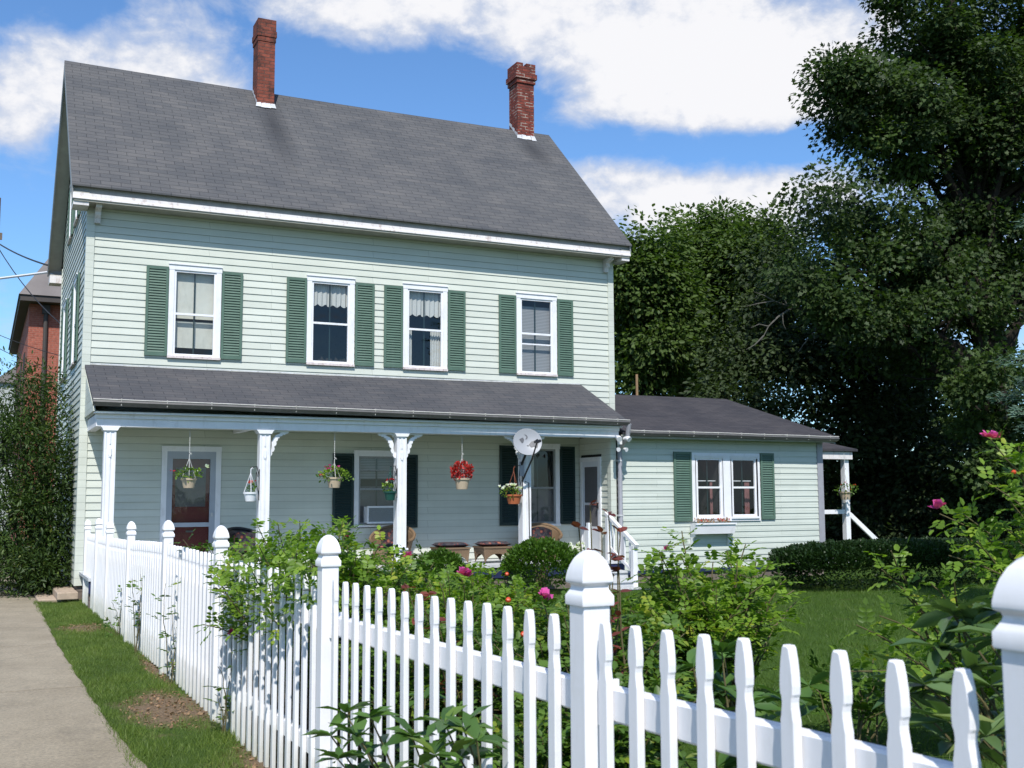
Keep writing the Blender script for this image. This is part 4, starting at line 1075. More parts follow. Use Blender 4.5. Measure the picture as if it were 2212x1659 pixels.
for i, y in enumerate(POSTY):
    zt = ptop(y)
    if p0 is None:
        pm = MB(); pm.box(-.0405, .0405, -.0405, .0405, -1.55, -.14); p0 = pm.build('post', 'vinyl', None, bevel=.003)
        cm = MB(); cm.lathe(cap_prof, sq=True); c0 = cm.build('post_cap', 'vinyl', p0, bevel=0)
        for pl in c0.data.polygons: pl.use_smooth = True
        c0.data.set_sharp_from_angle(angle=math.radians(50))
        po, co = p0, c0
    else:
        po = p0.copy(); COL.objects.link(po); co = c0.copy(); COL.objects.link(co); co.parent = po
    po.location = (FX, y, zt); rel(po, fence)
def picket_mesh():
    hw = .0225
    right = [(hw, -1.10), (hw, -.150), (hw - .002, -.142), (.0190, -.132), (.0172, -.122), (.0170, -.112), (.0186, -.102), (hw - .001, -.096), (hw, -.080), (.0212, -.055), (.0175, -.028), (.0125, -.006), (.0085, 0)]
    out_ = right + [(-a, b) for a, b in right[::-1]]
    n = len(out_); c = .0035; t = .011
    vs = []; cx = 0
    def ins(a, b):
        return (a - c * (1 if a > 0 else -1), b - (c if b > -.004 else 0))
    rings = [(-t, True), (-t + c, False), (t - c, False), (t, True)]
    for x, i_ in rings:
        for a, b in out_:
            q = ins(a, b) if i_ else (a, b); vs.append((x, q[0], q[1]))
    fs = [(k * n + j, k * n + (j + 1) % n, (k + 1) * n + (j + 1) % n, (k + 1) * n + j) for k in range(3) for j in range(n)]
    fs += [tuple(range(n)), tuple(range(3 * n, 4 * n))[::-1]]
    return vs, fs
pvs, pfs = picket_mesh()
pk0 = None; npk = 0; far_m = MB()
rails_z = (1.11, .47)
def railz(y, k): return ktop(y) - .215 if k == 0 else ktop(y) - .83
for a, b in zip(POSTY[:-1], POSTY[1:]):
    npan = max(3, round((b - a) / .1545)); gap = (b - a) / npan; ys_ = [a + gap * (j + .5) for j in range(npan)]
    if a < 1.5: ys_ = list(np.linspace(1.382, 2.561, 9))
    elif a < 3: ys_ = list(np.linspace(2.850, 5.015, 15))
    for k in range(2):
        m = MB(); n_ = 4
        for s in range(n_):
            y0 = a + .044 + (b - a - .088) * s / n_; y1 = a + .044 + (b - a - .088) * (s + 1) / n_
            z0, z1 = railz(y0, k), railz(y1, k)
            h = .044; w_ = .020; cx = FX + .028
            c_ = .006
            prof = [(-w_ + c_, -h), (w_ - c_, -h), (w_, -h + c_), (w_, h - c_), (w_ - c_, h), (-w_ + c_, h), (-w_, h - c_), (-w_, -h + c_)]
            vs = [(cx + p, y0, z0 + q) for p, q in prof] + [(cx + p, y1, z1 + q) for p, q in prof]
            m.add(vs, [(j, (j + 1) % 8, 8 + (j + 1) % 8, 8 + j) for j in range(8)])
        r_ = m.build('rail', 'vinyl'); rel(r_, fence)
        if a < 6:      # moulded bracket where the rail meets the post
            for yy, s in ((a + .0415, 1), (b - .0415, -1)):
                bm_ = MB(); zz = railz(yy, k); bm_.box(FX - .002, FX + .058, min(yy, yy + s * .012), max(yy, yy + s * .012), zz - .058, zz + .058)
                bk = bm_.build('rail_bracket', 'vinyl'); bk.parent = r_
    for y in ys_:
        zt = ktop(y)
        if npk < 99:
            if pk0 is None:
                mm = MB().add(pvs, pfs); pk = mm.build('picket', 'vinyl'); pk0 = pk
                me = pk.data
            else:
                pk = pk0.copy(); COL.objects.link(pk)
            pk.location = (FX - .004, y + random.uniform(-.003, .003), zt + random.uniform(-.003, .003)); pk.rotation_euler = (random.uniform(-.004, .004), 0, 0)
            rel(pk, fence); npk += 1
        else:
            far_m.add([(p[0] + FX - .004, p[1] + y, p[2] + zt) for p in pvs], pfs)
if far_m.v:
    o = far_m.build('picket', 'vinyl'); rel(o, fence); o['kind'] = 'stuff'

# ------------------------------------------------------------------ PLANTS
def at(px, py, Y):
    """point on the plane y=Y (metres) seen at a place in the 2212-wide photograph"""
    a = (px - 1106) / 2389.17; b = (829.5 - py) / 2389.17
    d = F + Rr * a + Ur * b
    p = d * (Y / d.y); return Vector((p.x, p.y, p.z + CAMZ))
def depth(p): return (Vector(p) - Vector((0, 0, CAMZ))).dot(F)
def curve(a, b, sag=0.0, bow=None, n=6, wob=0.0):
    a = Vector(a); b = Vector(b); pts = []
    for i in range(n + 1):
        t = i / n; p = a.lerp(b, t); k = 4 * t * (1 - t)
        p.z -= sag * k
        if bow is not None: p += Vector(bow) * k
        if wob and 0 < i < n: p += Vector((random.uniform(-wob, wob), random.uniform(-wob, wob), random.uniform(-wob, wob)))
        pts.append(p)
    return pts
def tree(name, label, cat, base, blobs, nclump, per, leaf, size, mat, trunk_r, group=None, spread=.5, kind_split=None, limbs=14, bark='bark', top=None, lean=(0, 0), flat=.55, var_shift=0.0, gap=0.0):
    """blobs: (centre, (rx, ry, rz)) world ellipsoids of foliage"""
    bx, by = base; z0 = gz(by)
    root = empty(name, (bx, by, z0), label, cat, group)
    w_ = np.array([b[1][0] * b[1][1] * b[1][2] for b in blobs]) ** .8; w_ /= w_.sum()
    C = []
    for i in range(nclump):
        c, r = blobs[int(RNG.choice(len(blobs), p=w_))]
        d = RNG.normal(0, 1, 3); d /= np.linalg.norm(d); q = RNG.uniform(.25, 1) ** .45
        C.append(np.array(c) + d * np.array(r) * q)
    C = np.array(C); C[:, 2] = np.maximum(C[:, 2], z0 + .25)
    zt = top if top else C[:, 2].max() * .8
    tp = curve((bx, by, z0 - .1), (bx + lean[0], by + lean[1], zt), 0, None, 7, trunk_r * .35)
    tm = MB(); tm.tube(tp, [trunk_r * (1.35 if i == 0 else 1 - .85 * i / 7) for i in range(8)], 9)
    order = RNG.permutation(len(C))[:limbs]
    for i in order:
        c = Vector(C[i]); t = min(.95, max(.18, (c.z - z0) / (zt - z0) * random.uniform(.45, .8)))
        k = t * 7; i0 = int(k); s = tp[i0].lerp(tp[min(i0 + 1, 7)], k - i0)
        L_ = (c - s).length; r0 = trunk_r * .42 * (1 - .6 * t)
        pts = curve(s, c, -.10 * L_, None, 6, .05 * L_ * .4)
        tm.tube(pts, [r0 * (1 - .85 * j / 6) for j in range(7)], 6)
        for q in range(3):
            j = random.randint(2, 5); e = pts[j] + Vector((random.uniform(-1, 1), random.uniform(-1, 1), random.uniform(-.2, .9))) * L_ * .28
            tm.tube(curve(pts[j], e, 0, None, 3, .03 * L_), [r0 * .35, r0 * .25, r0 * .15, r0 * .06], 5)
    t_ = tm.build('trunk', bark, None, smooth=True); rel(t_, root)
    n = nclump * per
    cid = np.repeat(np.arange(nclump), per)
    cs = RNG.uniform(.6, 1.3, nclump)[cid] * spread
    off = np.clip(RNG.normal(0, 1, (n, 3)), -1.9, 1.9); off /= np.maximum(1, np.linalg.norm(off, axis=1)[:, None] / 2.0); off = off * cs[:, None] * np.array([1, 1, flat])
    P = C[cid] + off
    D = off / (np.linalg.norm(off, axis=1)[:, None] + 1e-6) + np.array([0, 0, -.35])
    cv = np.clip(RNG.normal(.45 + var_shift, .16, nclump), 0, 1)[cid]
    var = np.clip(cv + RNG.normal(0, .14, n), 0, 1)
    P[:, 2] = np.maximum(P[:, 2], z0 + .03)
    oc = np.array([bx, by, C[:, 2].mean()]); cn = C - oc; cn /= np.linalg.norm(cn, axis=1)[:, None] + 1e-6
    nn_ = cn[cid] * .55 + off / (np.linalg.norm(off, axis=1)[:, None] + 1e-6) * .75 + np.array([0, 0, .70]) + RNG.normal(0, .60, (n, 3))
    lv = leaves('crown' if cat == 'tree' else 'foliage', P, D, size, leaf, mat, None, nn_, var)
    rel(lv, root)
    return root
def B(px, py, rx, ry, Y, dz=1.0):
    c = at(px, py, Y); s = depth(c) / 2389.17
    return (tuple(c), (rx * s, (rx + ry) / 2 * s * dz, ry * s))

# big maple at the right
YM = 20.0
tree('maple_tree', 'tallest dark maple filling the upper right behind the yard, thick trunk at the right edge', 'tree', (23.6, YM), [
    B(2190, 60, 190, 190, YM), B(1990, 40, 120, 120, YM), B(2080, 190, 170, 140, YM), B(1850, 210, 95, 80, YM), B(1925, 260, 130, 100, YM), B(2060, 330, 190, 120, YM + .6),
    B(1800, 330, 60, 45, YM), B(1830, 430, 125, 70, YM), B(1745, 415, 60, 35, YM - .3), B(1735, 520, 60, 40, YM), B(1750, 610, 60, 45, YM), B(1790, 150, 45, 40, YM), B(1960, 520, 190, 110, YM + .8), B(1850, 620, 150, 90, YM), B(2120, 560, 130, 160, YM + 1), B(2300, 300, 150, 330, YM), B(2000, 700, 170, 110, YM + .5), B(2140, 830, 110, 110, YM - 1.2), B(2180, 960, 90, 90, YM - 1.2)],
    350, 430, 'maple', .115, 'leaf_tree', .46, None, .43, None, 44, 'bark', 17.0, (-1.0, .3), .6, -.05)
# second maple, between
Y2 = 25.0
tree('maple_tree', 'dark spreading maple just left of the tallest tree, behind the rear porch', 'tree', (24.6, Y2), [
    B(1700, 560, 70, 90, Y2), B(1730, 700, 150, 120, Y2), B(1860, 800, 170, 130, Y2), B(2040, 850, 170, 120, Y2), B(1640, 800, 110, 90, Y2), B(2180, 900, 120, 120, Y2), B(1800, 940, 160, 80, Y2)],
    200, 210, 'oval', .15, 'leaf_dark', .30, 'trees behind the yard', .55, None, 30, 'bark', 9, (-1.2, 0), .55, 0)
Y3 = 29.0
def tallback(px, top, bot, rx, label, Y, n, mat='leaf_tree_b', seed=0):
    b = at(px, 1080, Y)
    bl = [B(px, top + rx * .8, rx * .75, rx * .75, Y), B(px - rx * .3, top + rx * 1.6, rx * .95, rx * .8, Y), B(px + rx * .35, top + rx * 2.0, rx, rx * .9, Y), B(px, (top + bot) / 2 + 60, rx * 1.05, (bot - top) / 3.2, Y)]
    return tree('maple_tree', label, 'tree', (b.x, Y), bl, n, 210, 'oval', .17, mat, .22, 'trees behind the yard', .55, None, 20, 'bark', at(px, top + rx, Y).z, (0, 0), .6, .05)
tallback(1395, 500, 850, 75, 'green maple rising directly behind the right corner of the farmhouse', Y3, 120)
tallback(1530, 432, 850, 100, 'round topped green maple with the highest crown above the low wing', Y3 + 2, 170)
tallback(1640, 462, 850, 70, 'green maple tucked between the round topped one and the dark spreading maple', Y3, 120)
tallback(1470, 560, 880, 95, 'short green maple low behind the ridge of the low wing', Y3 + 5, 120)
for px, top, rx, lb, Y in [(1580, 800, 90, 'dark low tree standing over the right end of the wing roof', 24), (1990, 900, 110, 'dark low tree above the hedge at the back of the yard', 23), (1850, 930, 110, 'dark low tree directly behind the rear porch of the wing', 26), (2160, 960, 100, 'dark low tree behind the rose bush at the right edge', 20)]:
    b = at(px, 1080, Y)
    tree('small_tree', lb, 'tree', (b.x, Y), [B(px, top + 70, rx, 80, Y), B(px + 20, top + 180, rx * 1.1, 90, Y), B(px - 10, top + 270, rx, 70, Y)], 80, 140, 'oval', .15, 'leaf_dark', .12, 'low dark trees behind the yard', .5, None, 10)
b = at(1690, 1080, 30)
# far belt of woods closing the horizon
P = np.column_stack([RNG.uniform(18, 75, 26000), RNG.uniform(34, 48, 26000), RNG.uniform(0, 1, 26000) ** 1.4 * 2.6])
o = leaves('woods', P, RNG.normal(0, 1, P.shape), .38, 'oval', 'leaf_dark'); o['kind'] = 'stuff'; tag(o, 'far dark undergrowth closing the view beyond the yard', 'woods')
# dead bare branch in front of the trees
db = empty('dead_branch', at(1800, 690, 20.5), 'bare grey dead branch hanging across the dark trees', 'branch')
m = MB()
def twig(pts, r): m.tube(pts, [r * (1 - .8 * i / (len(pts) - 1)) for i in range(len(pts))], 5)
P_ = lambda x, y: at(x, y, 20.5)
twig([P_(1830, 705), P_(1780, 690), P_(1730, 668), P_(1700, 660), P_(1672, 650)], .045); twig([P_(1715, 662), P_(1680, 685), P_(1660, 705), P_(1645, 735)], .028)
for a_, b_, c_ in [((1672, 650), (1640, 655), (1610, 662)), ((1672, 650), (1650, 638), (1628, 630)), ((1690, 678), (1692, 700), (1698, 712)), ((1700, 660), (1690, 630), (1668, 610)), ((1770, 688), (1762, 715), (1756, 745)), ((1650, 725), (1630, 745), (1612, 755)), ((1830, 705), (1845, 720), (1850, 740)), ((1660, 705), (1640, 700), (1622, 708)), ((1756, 720), (1735, 745), (1725, 760)), ((1800, 697), (1850, 690), (1890, 700))]:
    twig([P_(*a_), P_(*b_), P_(*c_)], .018)
o = m.build('twigs', 'bark_grey'); rel(o, db)

# blue spruce whose boughs reach in from the right
SPX, SPY = 12.35, 8.5
sp = empty('blue_spruce', (SPX, SPY, gz(SPY)), 'blue green spruce with only its bough tips showing at the right edge', 'tree')
m = MB(); m.tube([(SPX, SPY, gz(SPY) - .1), (SPX, SPY, 5), (SPX, SPY, 9.8)], [.2, .13, .03], 9)
PP = []; DD = []
for i in range(170):
    z = 1.2 + 8.3 * (i / 170) ; r = max(.25, 2.25 * (1 - z / 10.6)) * random.uniform(.8, 1.08)
    a_ = i * 2.399; e = Vector((SPX + r * math.cos(a_), SPY + r * math.sin(a_), z - .12 * r + .15))
    if e.x < 1.211 * e.y + .30 * 1 and not (4.0 < e.z < 5.1 or 2.4 < e.z < 3.5) : 
        # keep the gap where the dark trunk behind shows
        e = Vector((SPX, SPY, z)).lerp(e, .62)
    s = Vector((SPX, SPY, z)); m.tube([s, s.lerp(e, .5) + Vector((0, 0, -.03)), e], [.03, .02, .006], 4)
    L_ = (e - s).length; nn = int(300 * L_); t = RNG.uniform(.15, 1, nn)
    p = np.array(s)[None] + (np.array(e) - np.array(s))[None] * t[:, None]
    side = np.array((e - s).normalized().cross(Vector((0, 0, 1))))
    q = RNG.uniform(-1, 1, nn) * (.42 * (1 - t) + .08) 
    p = p + side[None] * q[:, None] + RNG.normal(0, .035, (nn, 3)); 
    PP.append(p); DD.append(np.array((e - s).normalized())[None] + side[None] * np.sign(q)[:, None] * .8 + RNG.normal(0, .35, (nn, 3)))
rel(m.build('trunk', 'bark'), sp)
TPL['needle'] = (np.array([(0, .09, 0), (0, -.09, 0), (1, 0, .05), (.5, 0, .12)], float), [(0, 1, 2), (0, 3, 2)])
rel(leaves('crown', np.concatenate(PP), np.concatenate(DD), .085, 'needle', 'leaf_spruce'), sp)

# street shrub at the left of the house
def shrub(name, label, cat, base, blobs, nclump, per, leaf, size, mat, spread=.2, stems=10, group=None, flat=.8, vs=0.0, stem_mat='stem', sr=.015):
    bx, by = base; z0 = gz(by)
    root = empty(name, (bx, by, z0), label, cat, group)
    w_ = np.array([b[1][0] * b[1][1] * b[1][2] for b in blobs]) ** .7; w_ /= w_.sum()
    C = []
    for i in range(nclump):
        c, r = blobs[int(RNG.choice(len(blobs), p=w_))]
        d = RNG.normal(0, 1, 3); d /= np.linalg.norm(d); C.append(np.array(c) + d * np.array(r) * RNG.uniform(.3, 1) ** .5)
    C = np.array(C); C[:, 2] = np.maximum(C[:, 2], z0 + .08)
    tm = MB()
    for i in RNG.permutation(len(C))[:stems]:
        c = Vector(C[i]); s = Vector((bx + random.uniform(-.2, .2), by + random.uniform(-.25, .25), z0 - .03))
        tm.tube(curve(s, c, -.05 * (c - s).length, None, 5, .03), [sr * (1 - .13 * j) for j in range(6)], 5)
    rel(tm.build('stem', stem_mat), root)
    n = nclump * per; cid = np.repeat(np.arange(nclump), per)
    off = RNG.normal(0, 1, (n, 3)) * (RNG.uniform(.6, 1.4, nclump)[cid] * spread)[:, None] * np.array([1, 1, flat])
    P = C[cid] + off; P[:, 2] = np.maximum(P[:, 2], z0 + .02)
    D = off / (np.linalg.norm(off, axis=1)[:, None] + 1e-6) + np.array([0, 0, .1])
    var = np.clip(np.clip(RNG.normal(.42 + vs, .2, nclump), 0, 1)[cid] + RNG.normal(0, .15, n), 0, 1)
    rel(leaves('foliage', P, D, size, leaf, mat, None, None, var), root)
    return root
shrub('tall_shrub', 'tall leafy green shrub standing against the side wall at the left end of the house', 'shrub', (.95, 20.6), [
    B(70, 1180, 80, 110, 20.2), B(40, 1000, 80, 130, 20.6), B(110, 1010, 55, 110, 20.0), B(70, 870, 70, 70, 20.8), B(20, 930, 60, 120, 21), B(135, 1180, 45, 100, 19.8), B(140, 1010, 42, 110, 20.0), B(60, 1240, 80, 60, 19.8), B(100, 1110, 60, 110, 20), B(-40, 1100, 60, 190, 21)],
    300, 90, 'lance', .085, 'leaf_shrub', .20, 26, None, .9, -.08, 'bark', .03)
# sprays of the same shrub reaching past the corner board
def rosebush(name, label, cat, base, reach, height, ncane, step, leafsize, mat='leaf_rose', dirbias=(0, 0), group=None, leaflets=7, cover=.25, lean=.5, flowers=(), hips=(), stem='stem', tips=None, fsize=.045, cane_r=.006):
    """canes with compound leaves; flowers: world points"""
    bx, by = base; z0 = gz(by); ncane = int(ncane * (2.1 if name == 'rose_bush' and ncane > 30 else 1.35)); leafsize *= 1.18
    root = empty(name, (bx, by, z0), label, cat, group)
    tm = MB(); P = []; D = []; NN = []
    for i in range(ncane):
        if tips and i < len(tips): e = Vector(tips[i])
        else:
            a_ = random.uniform(0, 6.28); r = reach * math.sqrt(random.uniform(.05, 1))
            e = Vector((bx + dirbias[0] + r * math.cos(a_), by + dirbias[1] + r * math.sin(a_), z0 + height * random.uniform(.62, 1.1) * (1 - .22 * (r / reach) ** 2)))
        s = Vector((bx + random.uniform(-.15, .15) * reach * 1.5, by + random.uniform(-.15, .15) * reach * 1.5, z0 - .02))
        d = e - s; L_ = d.length
        pts = curve(s, e, -.12 * L_, (random.uniform(-.06, .06) * L_, random.uniform(-.06, .06) * L_, 0), 8, .01)
        tm.tube(pts, [cane_r * (1.3 - .11 * j) for j in range(9)], 5)
        nl = int(L_ * (1 - cover) / step) + 1
        for j in range(nl):
            t = cover + (1 - cover) * (j + random.random() * .5) / nl; k = min(7.99, t * 8); i0 = int(k); p = pts[i0].lerp(pts[i0 + 1], k - i0)
            ax = (pts[i0 + 1] - pts[i0]).normalized(); a2 = j * 2.4 + random.random()
            u = ax.orthogonal().normalized(); v = ax.cross(u); o_ = u * math.cos(a2) + v * math.sin(a2)
            rd = (o_ * .9 + ax * .35 + Vector((0, 0, .18))).normalized(); rl = leafsize * 2.3 * random.uniform(.7, 1.2)
            sd_ = rd.cross(Vector((0, 0, 1)));  sd_ = sd_.normalized() if sd_.length > .1 else u
            up = sd_.cross(rd)
            for q in range(leaflets):
                if q == leaflets - 1: pos = p + rd * rl; dd = rd - Vector((0, 0, .2))
                else:
                    h = q // 2; sg = 1 if q % 2 else -1; tt = .35 + .6 * h / (leaflets // 2); pos = p + rd * rl * tt; dd = sd_ * sg + rd * .45 - Vector((0, 0, .12))
                P.append(pos); D.append(dd); NN.append(up + Vector((random.uniform(-.3, .3), random.uniform(-.3, .3), 0)))
    rel(tm.build('stem', stem), root)
    nP = len(P) // leaflets
    var = np.clip(np.repeat(RNG.beta(2, 2.3, nP), leaflets) + RNG.normal(0, .1, nP * leaflets), 0, 1)
    rel(leaves('foliage', np.array(P), np.array(D), leafsize, 'oval', mat, None, np.array(NN), var, .12), root)
    for f in flowers: bloom(f, root, fsize)
    for h in hips:
        hm = MB(); hm.lathe([(.002, -.012), (.011, -.008), (.014, 0), (.010, .009), (.004, .013)], h, 8); rel(hm.build('rose_hip', 'hip', smooth=True), root)
    return root
def bloom(p, root, size=.045, mat='pink', name='flower', n=11):
    a_ = RNG.uniform(0, 6.28, n); el_ = RNG.uniform(.1, 1.2, n)
    D = np.stack([np.cos(a_) * np.cos(el_), np.sin(a_) * np.cos(el_), np.sin(el_)], 1)
    nr = np.stack([-np.cos(a_) * np.sin(el_), -np.sin(a_) * np.sin(el_), np.cos(el_)], 1)
    o = leaves(name, np.repeat(np.array([p], float), n, 0), D, size, 'petal', mat, None, nr, None, .15)
    if root is not None: rel(o, root)
    return o
GR = 'rose bushes behind the picket fence'
rosebush('rose_bush', 'rose bush leaning over the fence beside the sixth post from the right end', 'rose bush', (2.02, 7.0), .66, 1.30, 62, .042, .034, 'leaf_rose_y', (-.12, -.1), GR,
         tips=[at(500, 1180, 7.4), at(480, 1250, 7.2), at(520, 1330, 6.8), at(560, 1190, 7.3), at(600, 1165, 7.2), at(640, 1150, 7.3), at(690, 1150, 7.5), at(500, 1300, 6.9), at(560, 1290, 6.8), at(480, 1200, 7.6), at(610, 1250, 6.9), at(530, 1400, 6.9)] + [at(p_, q_, 1.42 / at(p_, q_, 1).x) for p_, q_ in [(478, 1290), (490, 1215), (505, 1260), (520, 1200), (530, 1290), (545, 1235), (560, 1180), (560, 1320), (580, 1260), (600, 1215), (612, 1290), (630, 1240), (640, 1190), (655, 1275), (668, 1215), (590, 1340), (515, 1340), (500, 1310)]],
         flowers=[at(498, 1372, 7.0)])
rosebush('rose_bush', 'small rose bush between the fence and the red front door', 'rose bush', (1.95, 9.3), .45, 1.12, 31, .05, .034, 'leaf_rose', (0, 0), GR, tips=[at(395, 1165, 9.3), at(430, 1180, 9.3), at(450, 1175, 9.4), at(415, 1200, 9.2)])
rosebush('rose_bush', 'dark green rose bush just right of the leaning one, below the shaded window', 'rose bush', (2.9, 8.6), .70, 1.05, 56, .045, .036, 'leaf_rose', (0, 0), GR, tips=[at(700, 1145, 8.8), at(660, 1160, 8.8), at(620, 1165, 8.9), at(725, 1150, 8.9)], flowers=[at(751, 1160, 8.9), at(745, 1158, 8.8)])
rosebush('rose_bush', 'yellow green rose bush below the third porch post', 'rose bush', (3.3, 7.9), .62, .92, 46, .042, .034, 'leaf_rose_y', (0, 0), GR, flowers=[at(880, 1204, 7.7)])
rosebush('rose_bush', 'rose bush with the large pink flower in front of the wicker ottomans', 'rose bush', (3.6, 6.6), .68, .82, 52, .042, .035, 'leaf_rose', (0, 0), GR, flowers=[at(1005, 1243, 6.5), at(998, 1240, 6.45), at(1012, 1246, 6.5)])
rosebush('rose_bush', 'bright rose bush filling the middle of the bed between the leaning bush and the boxwoods', 'rose bush', (3.0, 6.9), .62, .96, 50, .042, .034, 'leaf_rose_y', (0, 0), GR)
rosebush('rose_bush', 'low rose bush with orange hips nearest the second post', 'rose bush', (2.75, 5.0), .62, .92, 60, .042, .036, 'leaf_rose', (0, 0), GR, flowers=[at(1183, 1297, 5.0), at(1178, 1290, 5.0)], hips=[at(1098, 1296, 4.7), at(1130, 1370, 4.7)])
rosebush('rose_bush', 'dense rose bush low behind the fence in the middle of the bed', 'rose bush', (2.5, 6.0), .60, .84, 46, .045, .036, 'leaf_rose', (0, 0), GR)
rosebush('rose_bush', 'rose bush in front of the clipped boxwood by the steps', 'rose bush', (4.3, 6.3), .62, .88, 44, .045, .036, 'leaf_rose_y', (0, 0), GR, hips=[at(1095, 1240, 6.4)])
rosebush('rose_bush', 'low rose bush behind the near pickets left of the second post', 'rose bush', (2.2, 4.0), .45, .78, 40, .045, .036, 'leaf_rose', (0, 0), GR)
rosebush('rose_bush', 'rose bush tangled low behind the pickets between third and fourth posts', 'rose bush', (2.05, 5.6), .38, .80, 34, .045, .036, 'leaf_rose', (0, 0), GR)
rosebush('rose_bush', 'tall bright rose bush with pale stems standing on the lawn before the wing', 'rose bush', (4.55, 6.25), .62, 1.25, 26, .052, .044, 'leaf_rose_y', (.0, 0), GR,
         tips=[at(1430, 1190, 6.3), at(1470, 1200, 6.2), at(1540, 1215, 6.3), at(1570, 1190, 6.4), at(1600, 1240, 6.1), at(1400, 1240, 6.4), at(1500, 1270, 6.1), at(1640, 1300, 6.2), at(1450, 1320, 6.0), at(1560, 1330, 6.3), at(1700, 1330, 6.3), at(1715, 1275, 6.4), at(1720, 1300, 6.4), at(1660, 1390, 6.3), at(1420, 1380, 6.0), at(1510, 1420, 6.0)],
         flowers=[at(1440, 1188, 6.3), at(1487, 1262, 6.2)], cover=.32, fsize=.03, cane_r=.009)
rosebush('rose_bush', 'low rose bush on the lawn behind the third picket right of the second post', 'rose bush', (4.75, 5.2), .38, .50, 12, .055, .042, 'leaf_rose', (.1, .1), GR, cover=.3)
rosebush('rose_bush', 'rose bush with one tall upright shoot in front of the dark hedge', 'rose bush', (5.3, 4.7), .42, .9, 14, .055, .042, 'leaf_rose_y', (0, 0), GR,
         tips=[at(1925, 1190, 4.7), at(1905, 1230, 4.7), at(1960, 1290, 4.7), at(2010, 1260, 4.8), at(1900, 1330, 4.6), at(1850, 1350, 4.7), at(1830, 1450, 4.5), at(1960, 1420, 4.4), at(2060, 1250, 4.7)], cover=.3, cane_r=.009)
rosebush('rose_bush', 'tallest rose bush with pink flowers at the right edge', 'rose bush', (5.9, 4.2), .62, 1.55, 44, .05, .040, 'leaf_rose_y', (0, 0), GR,
         tips=[at(2030, 1110, 4.4), at(2060, 1140, 4.4), at(2140, 950, 4.3), at(2170, 990, 4.3), at(2200, 960, 4.3), at(2130, 1040, 4.2), at(2180, 1080, 4.2), at(2050, 1200, 4.2), at(2110, 1170, 4.1), at(2200, 1170, 4.2), at(2080, 1110, 4.3), at(2160, 1130, 4.3), at(2210, 1050, 4.2)],
         flowers=[at(2031, 1095, 4.4), at(2024, 1100, 4.4), at(2137, 945, 4.3), at(2150, 948, 4.3)], hips=[at(2190, 1020, 4.2)], cover=.2, cane_r=.008)
# vines threaded through the fence
for px, y, pts, lb in [(250, 1290, [(225, 1330), (240, 1300), (262, 1270), (228, 1360)], 'vine sprig climbing the fence beside the gate posts'),
                       (290, 1260, [(285, 1250), (300, 1300), (318, 1290), (310, 1240)], 'vine sprig on the pickets by the fourth post from the far end'),
                       (365, 1290, [(358, 1260), (370, 1320), (365, 1390), (380, 1430), (350, 1350)], 'vine sprig winding down the fifth post from the far end'),
                       (480, 1470, [(470, 1440), (500, 1460), (465, 1500), (495, 1530), (515, 1560)], 'vine sprig at the foot of the sixth post from the far end')]:
    Y = {250: 15.2, 290: 12.6, 365: 10.0, 480: 7.5}[px]
    yy = Y; k = 1.42 / at(px, 1300, Y).x; Y *= k
    tp_ = [at(a_, b_, Y) for a_, b_ in pts]
    for t_ in tp_: t_.x = min(t_.x, 1.47)
    rosebush('climbing_vine', lb, 'vine', (1.46, Y), .10, .3, 3, .10, .040, 'leaf_rose', (-.05, 0), 'vine sprigs on the fence', 5, .35, tips=tp_, cane_r=.004)

# leafy perennials with long leaves (peony) at the foot of the fence
def peony(label, base, n_, h, r, size=.10, mat='leaf_peony', grp='peonies at the foot of the fence', name='peony_plant', per=9, leafk='lance', tips=None, cat='plant'):
    bx, by = base; z0 = gz(by); root = empty(name, (bx, by, z0), label, cat, grp)
    tm = MB(); P = []; D = []
    for i in range(n_):
        if tips and i < len(tips): e = Vector(tips[i])
        else:
            a_ = random.uniform(0, 6.28); rr = r * math.sqrt(random.random())
            e = Vector((bx + rr * math.cos(a_), by + rr * math.sin(a_), z0 + h * random.uniform(.5, 1)))
        s = Vector((bx + random.uniform(-.08, .08), by + random.uniform(-.08, .08), z0)); pts = curve(s, e, -.05, None, 6, .008)
        tm.tube(pts, [.007 - .0007 * j for j in range(7)], 5)
        for lv in (6, 5, 4, 3, 2):
            p = pts[lv]
            for q in range(per if lv == 6 else max(3, per // 2)):
                a2 = random.uniform(0, 6.28); P.append(p); D.append(Vector((math.cos(a2), math.sin(a2), random.uniform(-.35, .75))))
    rel(tm.build('stem', 'stem'), root)
    D = np.array(D); nr = np.stack([-D[:, 0] * .6, -D[:, 1] * .6, np.ones(len(D))], 1) + RNG.normal(0, .25, D.shape)
    rel(leaves('foliage', np.array(P), D, size, leafk, mat, None, nr, None, .12), root); return root
TPL['peony'] = (np.array([(0, 0, 0), (.25, .17, .05), (.6, .19, .04), (1, 0, -.14), (.6, -.19, .04), (.25, -.17, .05), (.5, 0, -.03)], float), [(0, 6, 2, 1), (6, 3, 2), (0, 5, 4, 6), (6, 4, 3)])
peony('peony at the bottom left of the second fence panel, leaves poking through the pickets', (1.50, 3.85), 22, .48, .30, .10, leafk='peony', tips=[at(715, 1590, 4.1), at(745, 1540, 4.1), at(770, 1590, 3.9), at(730, 1640, 3.8), at(800, 1550, 3.8)])
peony('peony under the middle of the second fence panel', (1.55, 3.15), 22, .50, .28, .10, leafk='peony', tips=[at(960, 1560, 3.3), at(890, 1590, 3.4), at(1000, 1570, 3.2), at(940, 1630, 3.2), at(1030, 1600, 3.1)])
peony('peony low against the second post', (1.62, 2.80), 10, .50, .22, .10, leafk='peony')
peony('peony behind the first pickets right of the second post', (1.95, 2.55), 12, .66, .26, .10, leafk='peony')
peony('peony behind the pickets in the middle of the nearest panel', (2.15, 1.95), 10, .62, .3, .10, leafk='peony')
